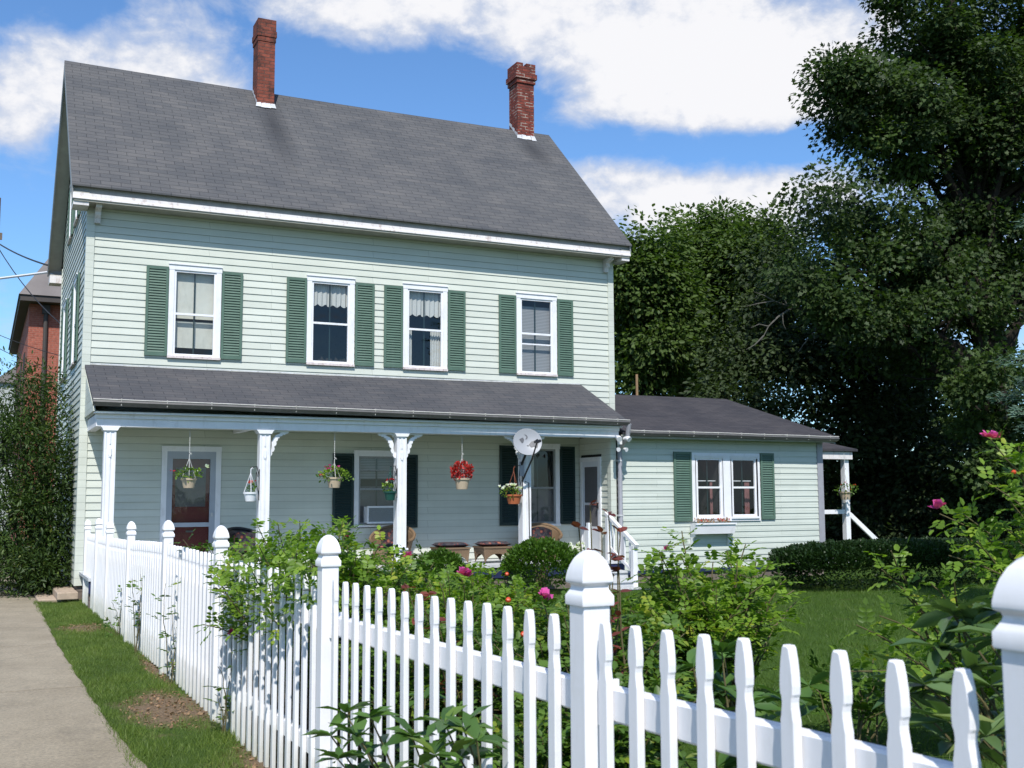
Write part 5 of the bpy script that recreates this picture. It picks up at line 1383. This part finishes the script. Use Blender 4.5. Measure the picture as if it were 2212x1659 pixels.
peony('upright leafy peony stems just behind the second post', (2.55, 3.35), 14, .95, .30, .13, leafk='lance')
peony('peony tuft behind the third fence panel', (1.85, 4.7), 14, .6, .25, .10, leafk='peony')
# rhododendron near the right post
peony('rhododendron with long pale green leaves beside the nearest post', (3.05, 1.95), 22, 1.1, .42, .135, 'leaf_rhodo', None, 'rhododendron_bush', 10, 'lance',
      [at(2030, 1400, 2.4), at(2060, 1330, 2.4), at(2110, 1350, 2.35), at(2160, 1320, 2.3), at(2000, 1480, 2.3), at(1960, 1500, 2.4), at(2090, 1450, 2.3), at(2180, 1380, 2.2), at(2140, 1480, 2.2), at(2050, 1560, 2.2), at(2130, 1590, 2.1)], 'shrub')
# young street tree just behind the viewpoint, dappling the nearest post
tree('street_tree', 'young street tree beside the sidewalk behind the viewpoint, its bough shading the nearest fence post', 'tree', (-1.35, -2.6), [((.50, -1.25, 4.22), (.62, .38, .34)), ((-.3, -2.0, 4.3), (.9, .8, .6)), ((-1.4, -2.7, 4.6), (1.0, 1.0, .8))], 60, 60, 'oval', .09, 'leaf_tree_b', .09, None, .16, None, 14, 'bark', 4.4)
# burgundy shoot
peony('tall burgundy leaved shoot behind the second post, in front of the wing door', (2.70, 4.55), 7, 1.3, .18, .055, 'leaf_red', None, 'burgundy_plant', 4, 'oval',
      [at(1275, 1090, 4.6), at(1315, 1110, 4.6), at(1300, 1150, 4.5), at(1335, 1200, 4.6), at(1340, 1150, 4.6), at(1250, 1140, 4.6), at(1325, 1240, 4.6)], 'plant')
peony('reddish shoot among the roses in the middle of the bed', (2.35, 5.3), 5, 1.0, .2, .055, 'leaf_red', None, 'burgundy_plant', 5, 'oval', [at(880, 1270, 5.2), at(930, 1285, 5.2), at(910, 1300, 5.1), at(965, 1340, 5.2)], 'plant')

# clipped boxwoods and hedge
def clipped(name, label, base, r, h, n, size, mat, cat='shrub', grp=None, box=None):
    bx, by = base; z0 = gz(by); root = empty(name, (bx, by, z0), label, cat, grp)
    d = RNG.normal(0, 1, (n, 3)); d /= np.linalg.norm(d, axis=1)[:, None]; d[:, 2] = np.abs(d[:, 2]) * np.where(RNG.random(n) < .85, 1, -.6)
    if box:
        # superellipsoid hedge
        s = 1 / (np.abs(d) ** 4).sum(1) ** .25; q = d * s[:, None] * RNG.uniform(.72, 1.02, n)[:, None] ** .6
        P = np.stack([bx + q[:, 0] * box[0], by + q[:, 1] * box[1], z0 + h * .5 + q[:, 2] * h * .5], 1)
    else:
        q = d * (RNG.uniform(.35, 1.0, n) ** .35)[:, None]
        P = np.stack([bx + q[:, 0] * r, by + q[:, 1] * r, z0 + h * .45 + q[:, 2] * h * .55], 1)
    bump_ = .035 * np.sin(P[:, 0] * 17) * np.sin(P[:, 1] * 13 + P[:, 2] * 15); P += d * bump_[:, None]
    P[:, 2] = np.maximum(P[:, 2], z0 + .02)
    m = MB()
    for i in range(7): m.tube([(bx + random.uniform(-.1, .1), by + random.uniform(-.1, .1), z0 - .03), (bx + random.uniform(-.5, .5) * r, by + random.uniform(-.5, .5) * r, z0 + h * .7)], [.02, .008], 5)
    rel(m.build('stem', 'stem'), root)
    rel(leaves('foliage', P, d + np.array([0, 0, .4]), size, 'quad', mat, None, None, None, .5), root); return root
clipped('boxwood', 'bright green clipped boxwood right of the ottomans beside the steps', (8.36, 16.35), .66, .88, 9000, .05, 'leaf_box', grp='clipped boxwoods in front of the porch')
clipped('boxwood', 'darker clipped boxwood below the third porch post', (6.60, 16.45), .44, .74, 5000, .05, 'leaf_box', grp='clipped boxwoods in front of the porch')
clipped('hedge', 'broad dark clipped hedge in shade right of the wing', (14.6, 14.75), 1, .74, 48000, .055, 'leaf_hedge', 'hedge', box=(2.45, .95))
for (x, y, lb) in [(11.6, 17.35, 'low weeds growing at the foot of the wing foundation, by the steps'), (13.0, 17.3, 'low weeds growing at the foot of the wing foundation, under the window')]:
    shrub('weeds', lb, 'plant', (x, y), [((x, y, .14), (.5, .12, .1))], 26, 16, 'oval', .05, 'leaf_rose', .07, 4)

# ------------------------------------------------------------------ hanging baskets
def basket(name, label, p, potmat, r, hgt, plants, hook_z, wire='chain', chain_top=None, armx=None, dangle=(0, 0, 0)):
    """p: centre of the pot rim"""
    x, y, z = p; root = empty(name, (x, y, z - hgt), label, 'hanging basket', 'hanging flower baskets')
    m = MB(); m.lathe([(r * .62, -hgt), (r * .70, -hgt * .98), (r * .94, -.03), (r * 1.05, -.03), (r * 1.08, 0), (r * .98, 0), (r * .9, -.03)], (x, y, z), 20); rel(m.build('pot', potmat, smooth=True), root)
    m = MB()
    for k in range(3):
        a_ = k * 2.094 + .4; m.tube([(x + r * math.cos(a_), y + r * math.sin(a_), z), (x, y, hook_z)], .0055, 4)
    m.tube([(x, y, hook_z), (x, y, hook_z + .05), (x + .02, y, hook_z + .085), (x + .035, y, hook_z + .06)], .007, 5)
    rel(m.build('hanger', wire), root)
    if chain_top:
        m = MB(); zz = hook_z + .08
        while zz < chain_top: m.box(x - .005, x + .005, y - .0035, y + .0035, zz, zz + .028); zz += .036
        rel(m.build('chain', wire), root)
    if armx is not None:
        ax, ay = armx; m = MB()
        m.tube([(ax, ay, hook_z - .05), (ax + (x - ax) * .3, ay + (y - ay) * .3, hook_z + .10), (x, y, hook_z + .085)], .008, 5)
        m.tube([(ax, ay, hook_z - .35), (ax + (x - ax) * .35, ay, hook_z - .12), (ax + (x - ax) * .3, ay, hook_z + .02), (ax + (x - ax) * .15, ay, hook_z - .06)], .006, 5)
        m.tube([(ax, ay, hook_z - .42), (ax, ay, hook_z + .06)], .008, 5)
        rel(m.build('bracket_arm', 'black'), root)
    for (mat, n, rx, rz, size, off, kind, nm) in plants:
        d = RNG.normal(0, 1, (n, 3)); d /= np.linalg.norm(d, axis=1)[:, None]
        q = d * RNG.uniform(.3, 1, n)[:, None] ** .5; P = np.array([x + off[0], y + off[1], z + off[2]]) + q * np.array([rx, rx * .8, rz])
        if nm == 'flower':
            for pp in P: bloom(tuple(pp), root, size, mat, 'flower', 7)
        else: rel(leaves(nm, P, d + np.array([0, 0, .3]), size, kind, mat, jit=.7), root)
    return root
ZC = 2.915
def PB(px, py, Y=17.4): return tuple(at(px, py, Y))
basket('hanging_basket', 'tan pot with trailing greenery and one white bloom hanging before the red door', PB(408, 1033), 'tan_pot', .115, .15, [('leaf_rose', 150, .20, .10, .05, (0, 0, .06), 'oval', 'foliage'), ('leaf_rose_y', 60, .16, .08, .05, (.02, 0, .08), 'oval', 'foliage'), ('white_petal', 1, .01, .01, .055, (.27, 0, .16), 'petal', 'flower'), ('white_petal', 2, .05, .04, .03, (.12, -.05, .09), 'petal', 'flower'), ('redp', 3, .05, .03, .02, (-.24, 0, .11), 'petal', 'flower')], PB(408, 990)[2], chain_top=ZC)
basket('hanging_basket', 'white pot with a coral flower on the second porch post', PB(541, 1063, 17.25), 'white_pot', .105, .145, [('leaf_rose', 70, .07, .07, .04, (.02, 0, .05), 'oval', 'foliage'), ('salmon', 2, .03, .03, .05, (.0, -.04, .12), 'petal', 'flower'), ('redp', 1, .01, .01, .02, (.07, -.04, .16), 'petal', 'flower')], PB(541, 1022)[2], 'white', None, (POSTS[1] - .083, 17.30))
basket('hanging_basket', 'tan pot with pink geraniums left of the shaded window', PB(722, 1031), 'tan_pot', .125, .17, [('leaf_rose_y', 190, .25, .11, .05, (0, 0, .05), 'oval', 'foliage'), ('leaf_rose', 70, .3, .08, .05, (.03, 0, -.0), 'oval', 'foliage'), ('pink', 6, .15, .05, .032, (-.08, -.06, .15), 'petal', 'flower'), ('salmon', 3, .06, .03, .025, (-.22, -.05, .04), 'petal', 'flower')], PB(722, 1000)[2], chain_top=ZC)
basket('hanging_basket', 'dark green pot with small red and white flowers on the third porch post', PB(843, 1061, 17.25), 'green_pot', .105, .15, [('leaf_rose_y', 90, .10, .08, .045, (-.04, 0, .06), 'oval', 'foliage'), ('redp', 5, .10, .03, .028, (-.06, -.04, .17), 'petal', 'flower'), ('white_petal', 1, .01, .01, .04, (-.08, -.08, .12), 'petal', 'flower')], PB(843, 1020)[2], 'green_pot', None, (POSTS[2] - .083, 17.30))
basket('hanging_basket', 'tan pot brimming with red coleus leaves in the third porch bay', PB(998, 1033), 'tan_pot', .135, .19, [('coleus', 620, .19, .17, .05, (0, 0, .11), 'oval', 'foliage')], PB(998, 990)[2], chain_top=ZC)
basket('hanging_basket', 'terracotta pot with white petunias on the fourth porch post', PB(1110, 1068, 17.25), 'terracotta', .14, .165, [('leaf_rose_y', 110, .18, .09, .045, (-.06, 0, .03), 'oval', 'foliage'), ('white_petal', 13, .24, .055, .045, (-.12, -.06, .11), 'petal', 'flower')], PB(1110, 1018)[2], 'redtwig', None, (POSTS[3] - .083, 17.30))
basket('hanging_basket', 'tan pot with orange blossoms on the rear porch right of the wing', PB(1826, 1062, 18.3), 'tan_pot', .13, .17, [('leaf_rose', 130, .27, .12, .05, (.03, 0, .04), 'oval', 'foliage'), ('hip', 8, .22, .08, .028, (0, -.05, .11), 'petal', 'flower')], PB(1826, 1020, 18.3)[2], chain_top=2.55)

# satellite dish on the fourth post
dc_ = Vector(at(1140, 954, 17.0))
dish = empty('satellite_dish', at(1128, 1015, 17.26), 'grey oval satellite dish mounted on the fourth porch post', 'satellite dish')
nrm_ = Vector((-.22, -.93, .30)).normalized(); ux = nrm_.cross(Vector((0, 0, 1))).normalized() * -1; uy = ux.cross(nrm_) * -1
uy = nrm_.cross(ux); uy = uy if uy.z > 0 else -uy
if ux.x < 0: ux = -ux
rot = math.radians(12)
ex_, ey_ = ux * math.cos(rot) + uy * math.sin(rot), -ux * math.sin(rot) + uy * math.cos(rot)
def dp(u, v, off=0): 
    k = (u * u + v * v); return dc_ + ex_ * (u * .25) + ey_ * (v * .243) + nrm_ * (off - .05 * (1 - k))
m = MB(); vs = [dp(0, 0)]; nr_, na = 5, 36
for r in range(1, nr_ + 1):
    for a_ in range(na): t = 2 * math.pi * a_ / na; vs.append(dp(r / nr_ * math.cos(t), r / nr_ * math.sin(t)))
for a_ in range(na): t = 2 * math.pi * a_ / na; vs.append(dp(1.02 * math.cos(t), 1.02 * math.sin(t), -.012))
nv = len(vs)
fs = [(0, 1 + a_, 1 + (a_ + 1) % na) for a_ in range(na)]
for r in range(nr_): fs += [(1 + r * na + a_, 1 + (r + 1) * na + a_, 1 + (r + 1) * na + (a_ + 1) % na, 1 + r * na + (a_ + 1) % na) for a_ in range(na)]
m.add(vs, fs); rel(m.build('reflector', 'dish', smooth=True), dish)
m = MB()
def markp(poly): m.quad(*[dp(a_, b_, .006) for a_, b_ in poly])
markp([(-.50, .34), (-.20, .42), (-.16, .24), (-.28, .05), (-.38, .02)])
markp([(-.06, .62), (.08, .54), (.14, .40), (.10, .30), (-.05, .22), (-.04, .30), (.04, .36), (.05, .46)])
markp([(.06, -.18), (.30, .0), (.62, .04), (.74, -.02), (.70, -.28), (.60, -.52), (.52, -.60), (.40, -.44), (.16, -.42)])
rel(m.build('emblem', 'dish_mark'), dish)
m = MB()
bk_ = Vector(at(1128, 1012, 17.27))
m.tube([dc_ + nrm_ * -.05 + ey_ * -.05, dc_ - nrm_ * .16 + Vector((0, 0, -.16)), bk_ + Vector((0, .03, .06))], .022, 8)
m.tube([at(1128, 1040, 17.22), at(1150, 990, 16.95), at(1160, 955, 16.62)], [.016, .016, .013], 6)
rel(m.build('arm', 'black'), dish)
m = MB(); q = Vector(at(1161, 952, 16.60)); m.tube([q, q + Vector((-.0, .10, -.02))], [.03, .022], 10); m.tube([q + Vector((.05, 0, 0)), q + Vector((.05, .09, -.02))], [.026, .02], 10); rel(m.build('receiver', 'black', smooth=True), dish)
m = MB(); m.box(bk_.x - .04, bk_.x + .05, 17.28, 17.30, bk_.z - .13, bk_.z + .12); rel(m.build('mount_plate', 'downspout'), dish)
m = MB(); cx = POSTS[3] + .0
m.tube([at(1134, 1040, 17.25), (cx + .03, 17.285, 1.9), (cx + .035, 17.285, 1.2), (cx + .045, 17.28, .85), (cx + .04, 17.27, .55)], .008, 5); rel(m.build('cable', 'wire'), dish)

# ------------------------------------------------------------------ porch furniture
def cushion(m, x0, x1, y0, y1, z0, z1):
    n_ = 8; vs = []
    for j in range(n_ + 1):
        for i in range(n_ + 1):
            u, v = i / n_, j / n_; e = (1 - (2 * u - 1) ** 6) * (1 - (2 * v - 1) ** 6)
            vs.append((x0 + (x1 - x0) * u, y0 + (y1 - y0) * v, (z0 + z1) / 2 + (z1 - z0) / 2 * e ** .5))
    o_ = len(vs); vs += [(p[0], p[1], z0 + z1 - p[2]) for p in vs]; q = n_ + 1
    fs = [(j * q + i, j * q + i + 1, (j + 1) * q + i + 1, (j + 1) * q + i) for j in range(n_) for i in range(n_)]
    fs += [tuple(o_ + t for t in f[::-1]) for f in fs]; m.add(vs, fs)
def ottoman(x, lb):
    y = 17.75; root = empty('wicker_ottoman', (x, y, .52), lb, 'ottoman', 'wicker ottomans on the porch')
    w_ = .27; m = MB()
    n_ = 10
    for sx_, sy_ in (((-1, -1), (1, -1)), ((1, -1), (1, 1)), ((1, 1), (-1, 1)), ((-1, 1), (-1, -1))):
        vs = []
        for i in range(n_ + 1):
            t = i / n_; X0 = x + (sx_[0] + (sy_[0] - sx_[0]) * t) * w_; Y0 = y + (sx_[1] + (sy_[1] - sx_[1]) * t) * w_ * .85
            zl = .525 + .16 * max(0, math.sin(math.pi * t)) ** .6
            k = 1 - .12 * (1)
            vs += [(x + (X0 - x) * .90, y + (Y0 - y) * .90, zl), (X0, Y0, .80)]
        m.add(vs, [(2 * i, 2 * i + 2, 2 * i + 3, 2 * i + 1) for i in range(n_)])
    m.box(x - w_ - .01, x + w_ + .01, y - w_ * .85 - .01, y + w_ * .85 + .01, .78, .805)
    rel(m.build('base', 'wicker'), root)
    m = MB(); cushion(m, x - w_, x + w_, y - w_ * .84, y + w_ * .84, .806, .89); rel(m.build('cushion', 'floral', smooth=True), root)
ottoman(7.32, 'left wicker ottoman with a dark floral cushion between the third and fourth posts')
ottoman(8.12, 'right wicker ottoman with a dark floral cushion, nearly touching the fourth post')
def armchair(x, y, rz, lb, mat='wicker'):
    root = empty('wicker_armchair', (x, y, .52), lb, 'armchair', 'wicker armchairs on the porch')
    root.rotation_euler = (0, 0, rz)
    # wrap-around back: outline sweeps from arm to high back to arm
    m = MB(); n_ = 22; vs = []
    for i in range(n_ + 1):
        t = i / n_; a_ = math.radians(-25 + 230 * t); s = max(0, math.sin(math.pi * t))
        top_ = .40 + .24 * s ** 1.6 if 0 < t < 1 else .40
        r = .34 + .05 * s
        c_, s_ = math.cos(a_), math.sin(a_)
        vs += [(r * .82 * c_, r * .82 * s_, 0.0), (r * .9 * c_, r * .85 * s_, .25), (r * 1.06 * c_, r * 1.0 * s_, top_), (r * .98 * c_, r * .92 * s_, top_ - .03), (r * .80 * c_, r * .76 * s_, .26)]
    fs = [(i * 5 + j, i * 5 + j + 1, (i + 1) * 5 + j + 1, (i + 1) * 5 + j) for i in range(n_) for j in range(4)]
    m.add(vs, fs); m.build('backrest', mat, root)
    m = MB(); m.tube([(0.0 + vs[i * 5 + 2][0], vs[i * 5 + 2][1], vs[i * 5 + 2][2]) for i in range(n_ + 1)], .028, 7); m.build('arm_roll', mat, root, smooth=True)
    m = MB(); m.box(-.27, .27, -.27, .22, .20, .25); m.box(-.27, .27, -.275, -.255, .03, .20); m.build('seat', mat, root)
    m = MB(); cushion(m, -.26, .26, -.27, .2, .251, .35); m.build('seat_cushion', 'floral', root, smooth=True)
    m = MB(); vs = []
    for j in range(7):
        for i in range(9):
            a_ = math.radians(35 + 110 * i / 8); r = .27 + .03 * math.sin(math.pi * i / 8) * math.sin(math.pi * j / 6)
            vs.append((r * math.cos(a_), r * math.sin(a_) - .02, .33 + .26 * (j / 6) * (.75 + .25 * math.sin(math.pi * i / 8))))
    m.add(vs, [(j * 9 + i, j * 9 + i + 1, (j + 1) * 9 + i + 1, (j + 1) * 9 + i) for j in range(6) for i in range(8)]); m.build('back_cushion', 'floral', root, smooth=True)
    for sx_ in (-1, 1):
        for sy_ in (-1, 1):
            m = MB(); m.tube([(sx_ * .24, sy_ * .22, 0), (sx_ * .24, sy_ * .22, .22)], .022, 7); m.build('leg', mat, root)
    return root
armchair(6.42, 18.20, -.55, 'wicker armchair behind the third post, under the air conditioner')
armchair(9.27, 18.15, -.35, 'wicker armchair in the right corner of the porch beside the fourth post')
armchair(3.95, 18.2, .3, 'dark wicker armchair behind the second post, right of the red door', 'black')
# white flowers in a pot by the side door
fp = empty('flower_pot', (9.62, 17.45, .52), 'white flowers in a low pot beside the steps on the porch floor', 'flower pot')
m = MB(); m.lathe([(.07, 0), (.10, .14), (.11, .15), (.09, .15)], (9.62, 17.45, .52), 16); rel(m.build('pot', 'white_pot', smooth=True), fp)
d = RNG.normal(0, 1, (60, 3)) * [.10, .08, .04]; rel(leaves('foliage', d + np.array([9.62, 17.45, .72]), d, .05, 'oval', 'leaf_rose'), fp)
for i in range(12): bloom((9.62 + random.uniform(-.16, .16), 17.42 + random.uniform(-.08, .08), .78 + random.uniform(-.04, .05)), fp, .045, 'white_petal', 'flower', 7)

# air conditioner in the porch window
ac = empty('air_conditioner', (6.33, YW - .02, 1.22), 'white window air conditioner in the shaded porch window', 'air conditioner')
m = MB(); m.box(6.11, 6.63, YW - .20, YW + .02, 1.215, 1.50); rel(m.build('case', 'white_door'), ac)
m = MB(); m.box(6.10, 6.64, YW - .215, YW - .2005, 1.205, 1.235); m.box(6.10, 6.64, YW - .215, YW - .2005, 1.48, 1.51); m.box(6.10, 6.13, YW - .215, YW - .2005, 1.2355, 1.4795); m.box(6.61, 6.64, YW - .215, YW - .2005, 1.2355, 1.4795); rel(m.build('front_frame', 'white'), ac)
m = MB()
for i in range(14): zz = 1.242 + i * .017; m.box(6.131, 6.609, YW - .209, YW - .2008, zz, zz + .009)
rel(m.build('grille', 'gutter'), ac)

# window box under the wing window
wb = empty('window_box', (12.60, YX - .02, .93), 'weathered white window box of small red flowers under the wing window', 'window box')
m = MB(); x0, x1 = 12.13, 13.04
vs = [(x0, YX - .045, .95), (x1, YX - .045, .95), (x1, YX - .20, .95), (x0, YX - .20, .95), (x0 - .0, YX - .045, 1.145), (x1, YX - .045, 1.145), (x1, YX - .24, 1.145), (x0, YX - .24, 1.145)]
m.add(vs, [(0, 1, 2, 3), (0, 4, 5, 1), (1, 5, 6, 2), (2, 6, 7, 3), (3, 7, 4, 0)]); m.box(x0 - .012, x1 + .012, YX - .255, YX - .235, 1.125, 1.155)
m.box(x0 + .01, x1 - .01, YX - .23, YX - .05, 1.11, 1.12)
rel(m.build('trough', 'white'), wb)
for x in (x0 + .02, x1 - .05):
    m = MB(); m.prism([(YX - .019, .948), (YX - .17, .948), (YX - .15, .90), (YX - .08, .86), (YX - .05, .76), (YX - .019, .72)], lambda a, b, t: (t, a, b), x, x + .03); rel(m.build('bracket', 'white'), wb)
P = np.column_stack([RNG.uniform(x0 + .06, x1 - .06, 130), RNG.uniform(YX - .21, YX - .07, 130), 1.14 + RNG.uniform(0, .08, 130)]); rel(leaves('foliage', P, RNG.normal(0, .5, P.shape) + [0, 0, 1], .045, 'oval', 'dead'), wb)
for i in range(10):
    f = bloom((random.choice([random.uniform(12.28, 12.5), random.uniform(12.65, 12.95)]), YX - .17, 1.19 + random.uniform(-.02, .06)), wb, .03, 'salmon', 'flower', 6)

# ------------------------------------------------------------------ left background
bb = empty('brick_building', (3.0, 40, 0), 'tall orange red brick building with a grey hipped roof at the left edge', 'building')
BX0, BX1, BY0, BY1, BZ = 1.24, 12.0, 40.0, 54.0, 8.40
m = MB(); m.box(BX0, BX1, BY0, BY1, -.1, BZ); rel(m.build('wall', 'brick_far'), bb)
m = MB(); o_ = .60; x0, x1, y0, y1 = BX0 - .30, BX1 + o_, BY0 - o_, BY1 + o_
m.box(x0, x1, y0, y1, BZ - .22, BZ - .02); rel(m.build('eave', 'dark_soffit'), bb)
m = MB(); hx = 1.5
m.add([(x0 - .05, y0 - .05, BZ - .018), (x1 + .05, y0 - .05, BZ - .018), (x1 + .05, y1 + .05, BZ - .018), (x0 - .05, y1 + .05, BZ - .018), (x0 + hx, y0 + 2.4, BZ + 2.6), (x1 - hx, y0 + 2.4, BZ + 2.6), (x1 - hx, y1 - 2.4, BZ + 2.6), (x0 + hx, y1 - 2.4, BZ + 2.6)],
      [(0, 1, 5, 4), (1, 2, 6, 5), (2, 3, 7, 6), (3, 0, 4, 7), (4, 5, 6, 7), (3, 2, 1, 0)]); rel(m.build('roof', 'grey_roof_far'), bb)
m = MB(); m.tube([(BX0 + .52, BY0 - .09, BZ - .3), (BX0 + .52, BY0 - .09, 0)], .07, 8); m.box(BX0 + .40, BX0 + .64, BY0 - .2, BY0 - .01, BZ - .55, BZ - .25); rel(m.build('downspout', 'dark_soffit'), bb)
for y in (42.2, 45.4, 48.6, 51.5):
    for z in (1.5, 4.8): m = MB(); m.box(BX0 - .03, BX0 + .02, y, y + 1.1, z, z + 2.0); rel(m.build('window', 'dark_inside'), bb)
gh = empty('grey_house', (1.2, 62, 0), 'pale grey narrow house front just left of the brick building', 'building')
m = MB(); m.box(.55, 3.2, 62, 70, -.1, 7.6); rel(m.build('wall', 'cream_siding'), gh)
m = MB(); m.prism([(.35, 7.6), (3.4, 7.6), (1.9, 8.9)], lambda a, b, t: (a, t, b), 61.8, 70.2); rel(m.build('roof', 'grey_roof_far'), gh)
m = MB(); m.box(.9, 1.4, 61.96, 62.05, 3.5, 5.2); rel(m.build('window', 'dark_inside'), gh)
# utility pole with its wires
up_ = empty('utility_pole', (.16, 34.5, 0), 'weathered wooden utility pole at the left edge of the view', 'utility pole')
m = MB(); m.tube([(.10, 34.5, 0), (.11, 34.5, 10.3)], [.13, .10], 10); rel(m.build('pole', 'pole_wood'), up_)
m = MB(); m.tube([(.13, 34.33, 9.15), (.13, 34.2, 9.15)], .05, 8); m.box(-.02, .28, 34.32, 34.37, 9.05, 9.25); rel(m.build('insulator_bracket', 'pole_wood'), up_)
def wirei(name, lb, pts, r, mat='wire'):
    m = MB(); m.tube(pts, r, 5); o = m.build(name, mat); return tag(o, lb, 'cable')
hk = Vector((1.10, 25.2, 6.62))
wirei('service_cable', 'black service cable sagging from the pole to the rear eave of the house', curve((.11, 34.4, 9.0), hk, .06, None, 10), .020)
wirei('service_cable', 'twisted black cable crossing in front of the brick building', curve((.14, 34.4, 8.9), (2.3, 27.5, 5.2), .35, None, 10), .014)
wirei('service_cable', 'thin black cable low across the brick building', curve((-.5, 36, 6.9), (2.6, 30, 5.1), .15, None, 10), .010)
wirei('service_cable', 'thinnest black cable lowest across the brick building', curve((-.5, 36, 6.6), (2.6, 30, 4.5), .15, None, 10), .010)
wirei('conduit', 'pale conduit pipe reaching the rear eave from the left edge', [at(-20, 604, 25.6), at(60, 594, 25.5), at(105, 588, 25.4), at(112, 594, 25.3), at(132, 602, 25.1)], .028, 'wire_pale')
# stone step at the far end of the walk
ss = MB(); ss.box(.86, 1.42, 18.55, 20.2, -.05, .125)
o = ss.build('stone_step', 'granite', None, bevel=.01); o['kind'] = 'structure'
ss = MB(); ss.box(1.12, 1.42, 18.35, 19.6, .126, .235)
o = ss.build('stone_block', 'granite', None, bevel=.012); tag(o, 'tan stone block at the corner of the house behind the last fence post', 'stone block')

print('objects', len(bpy.data.objects))
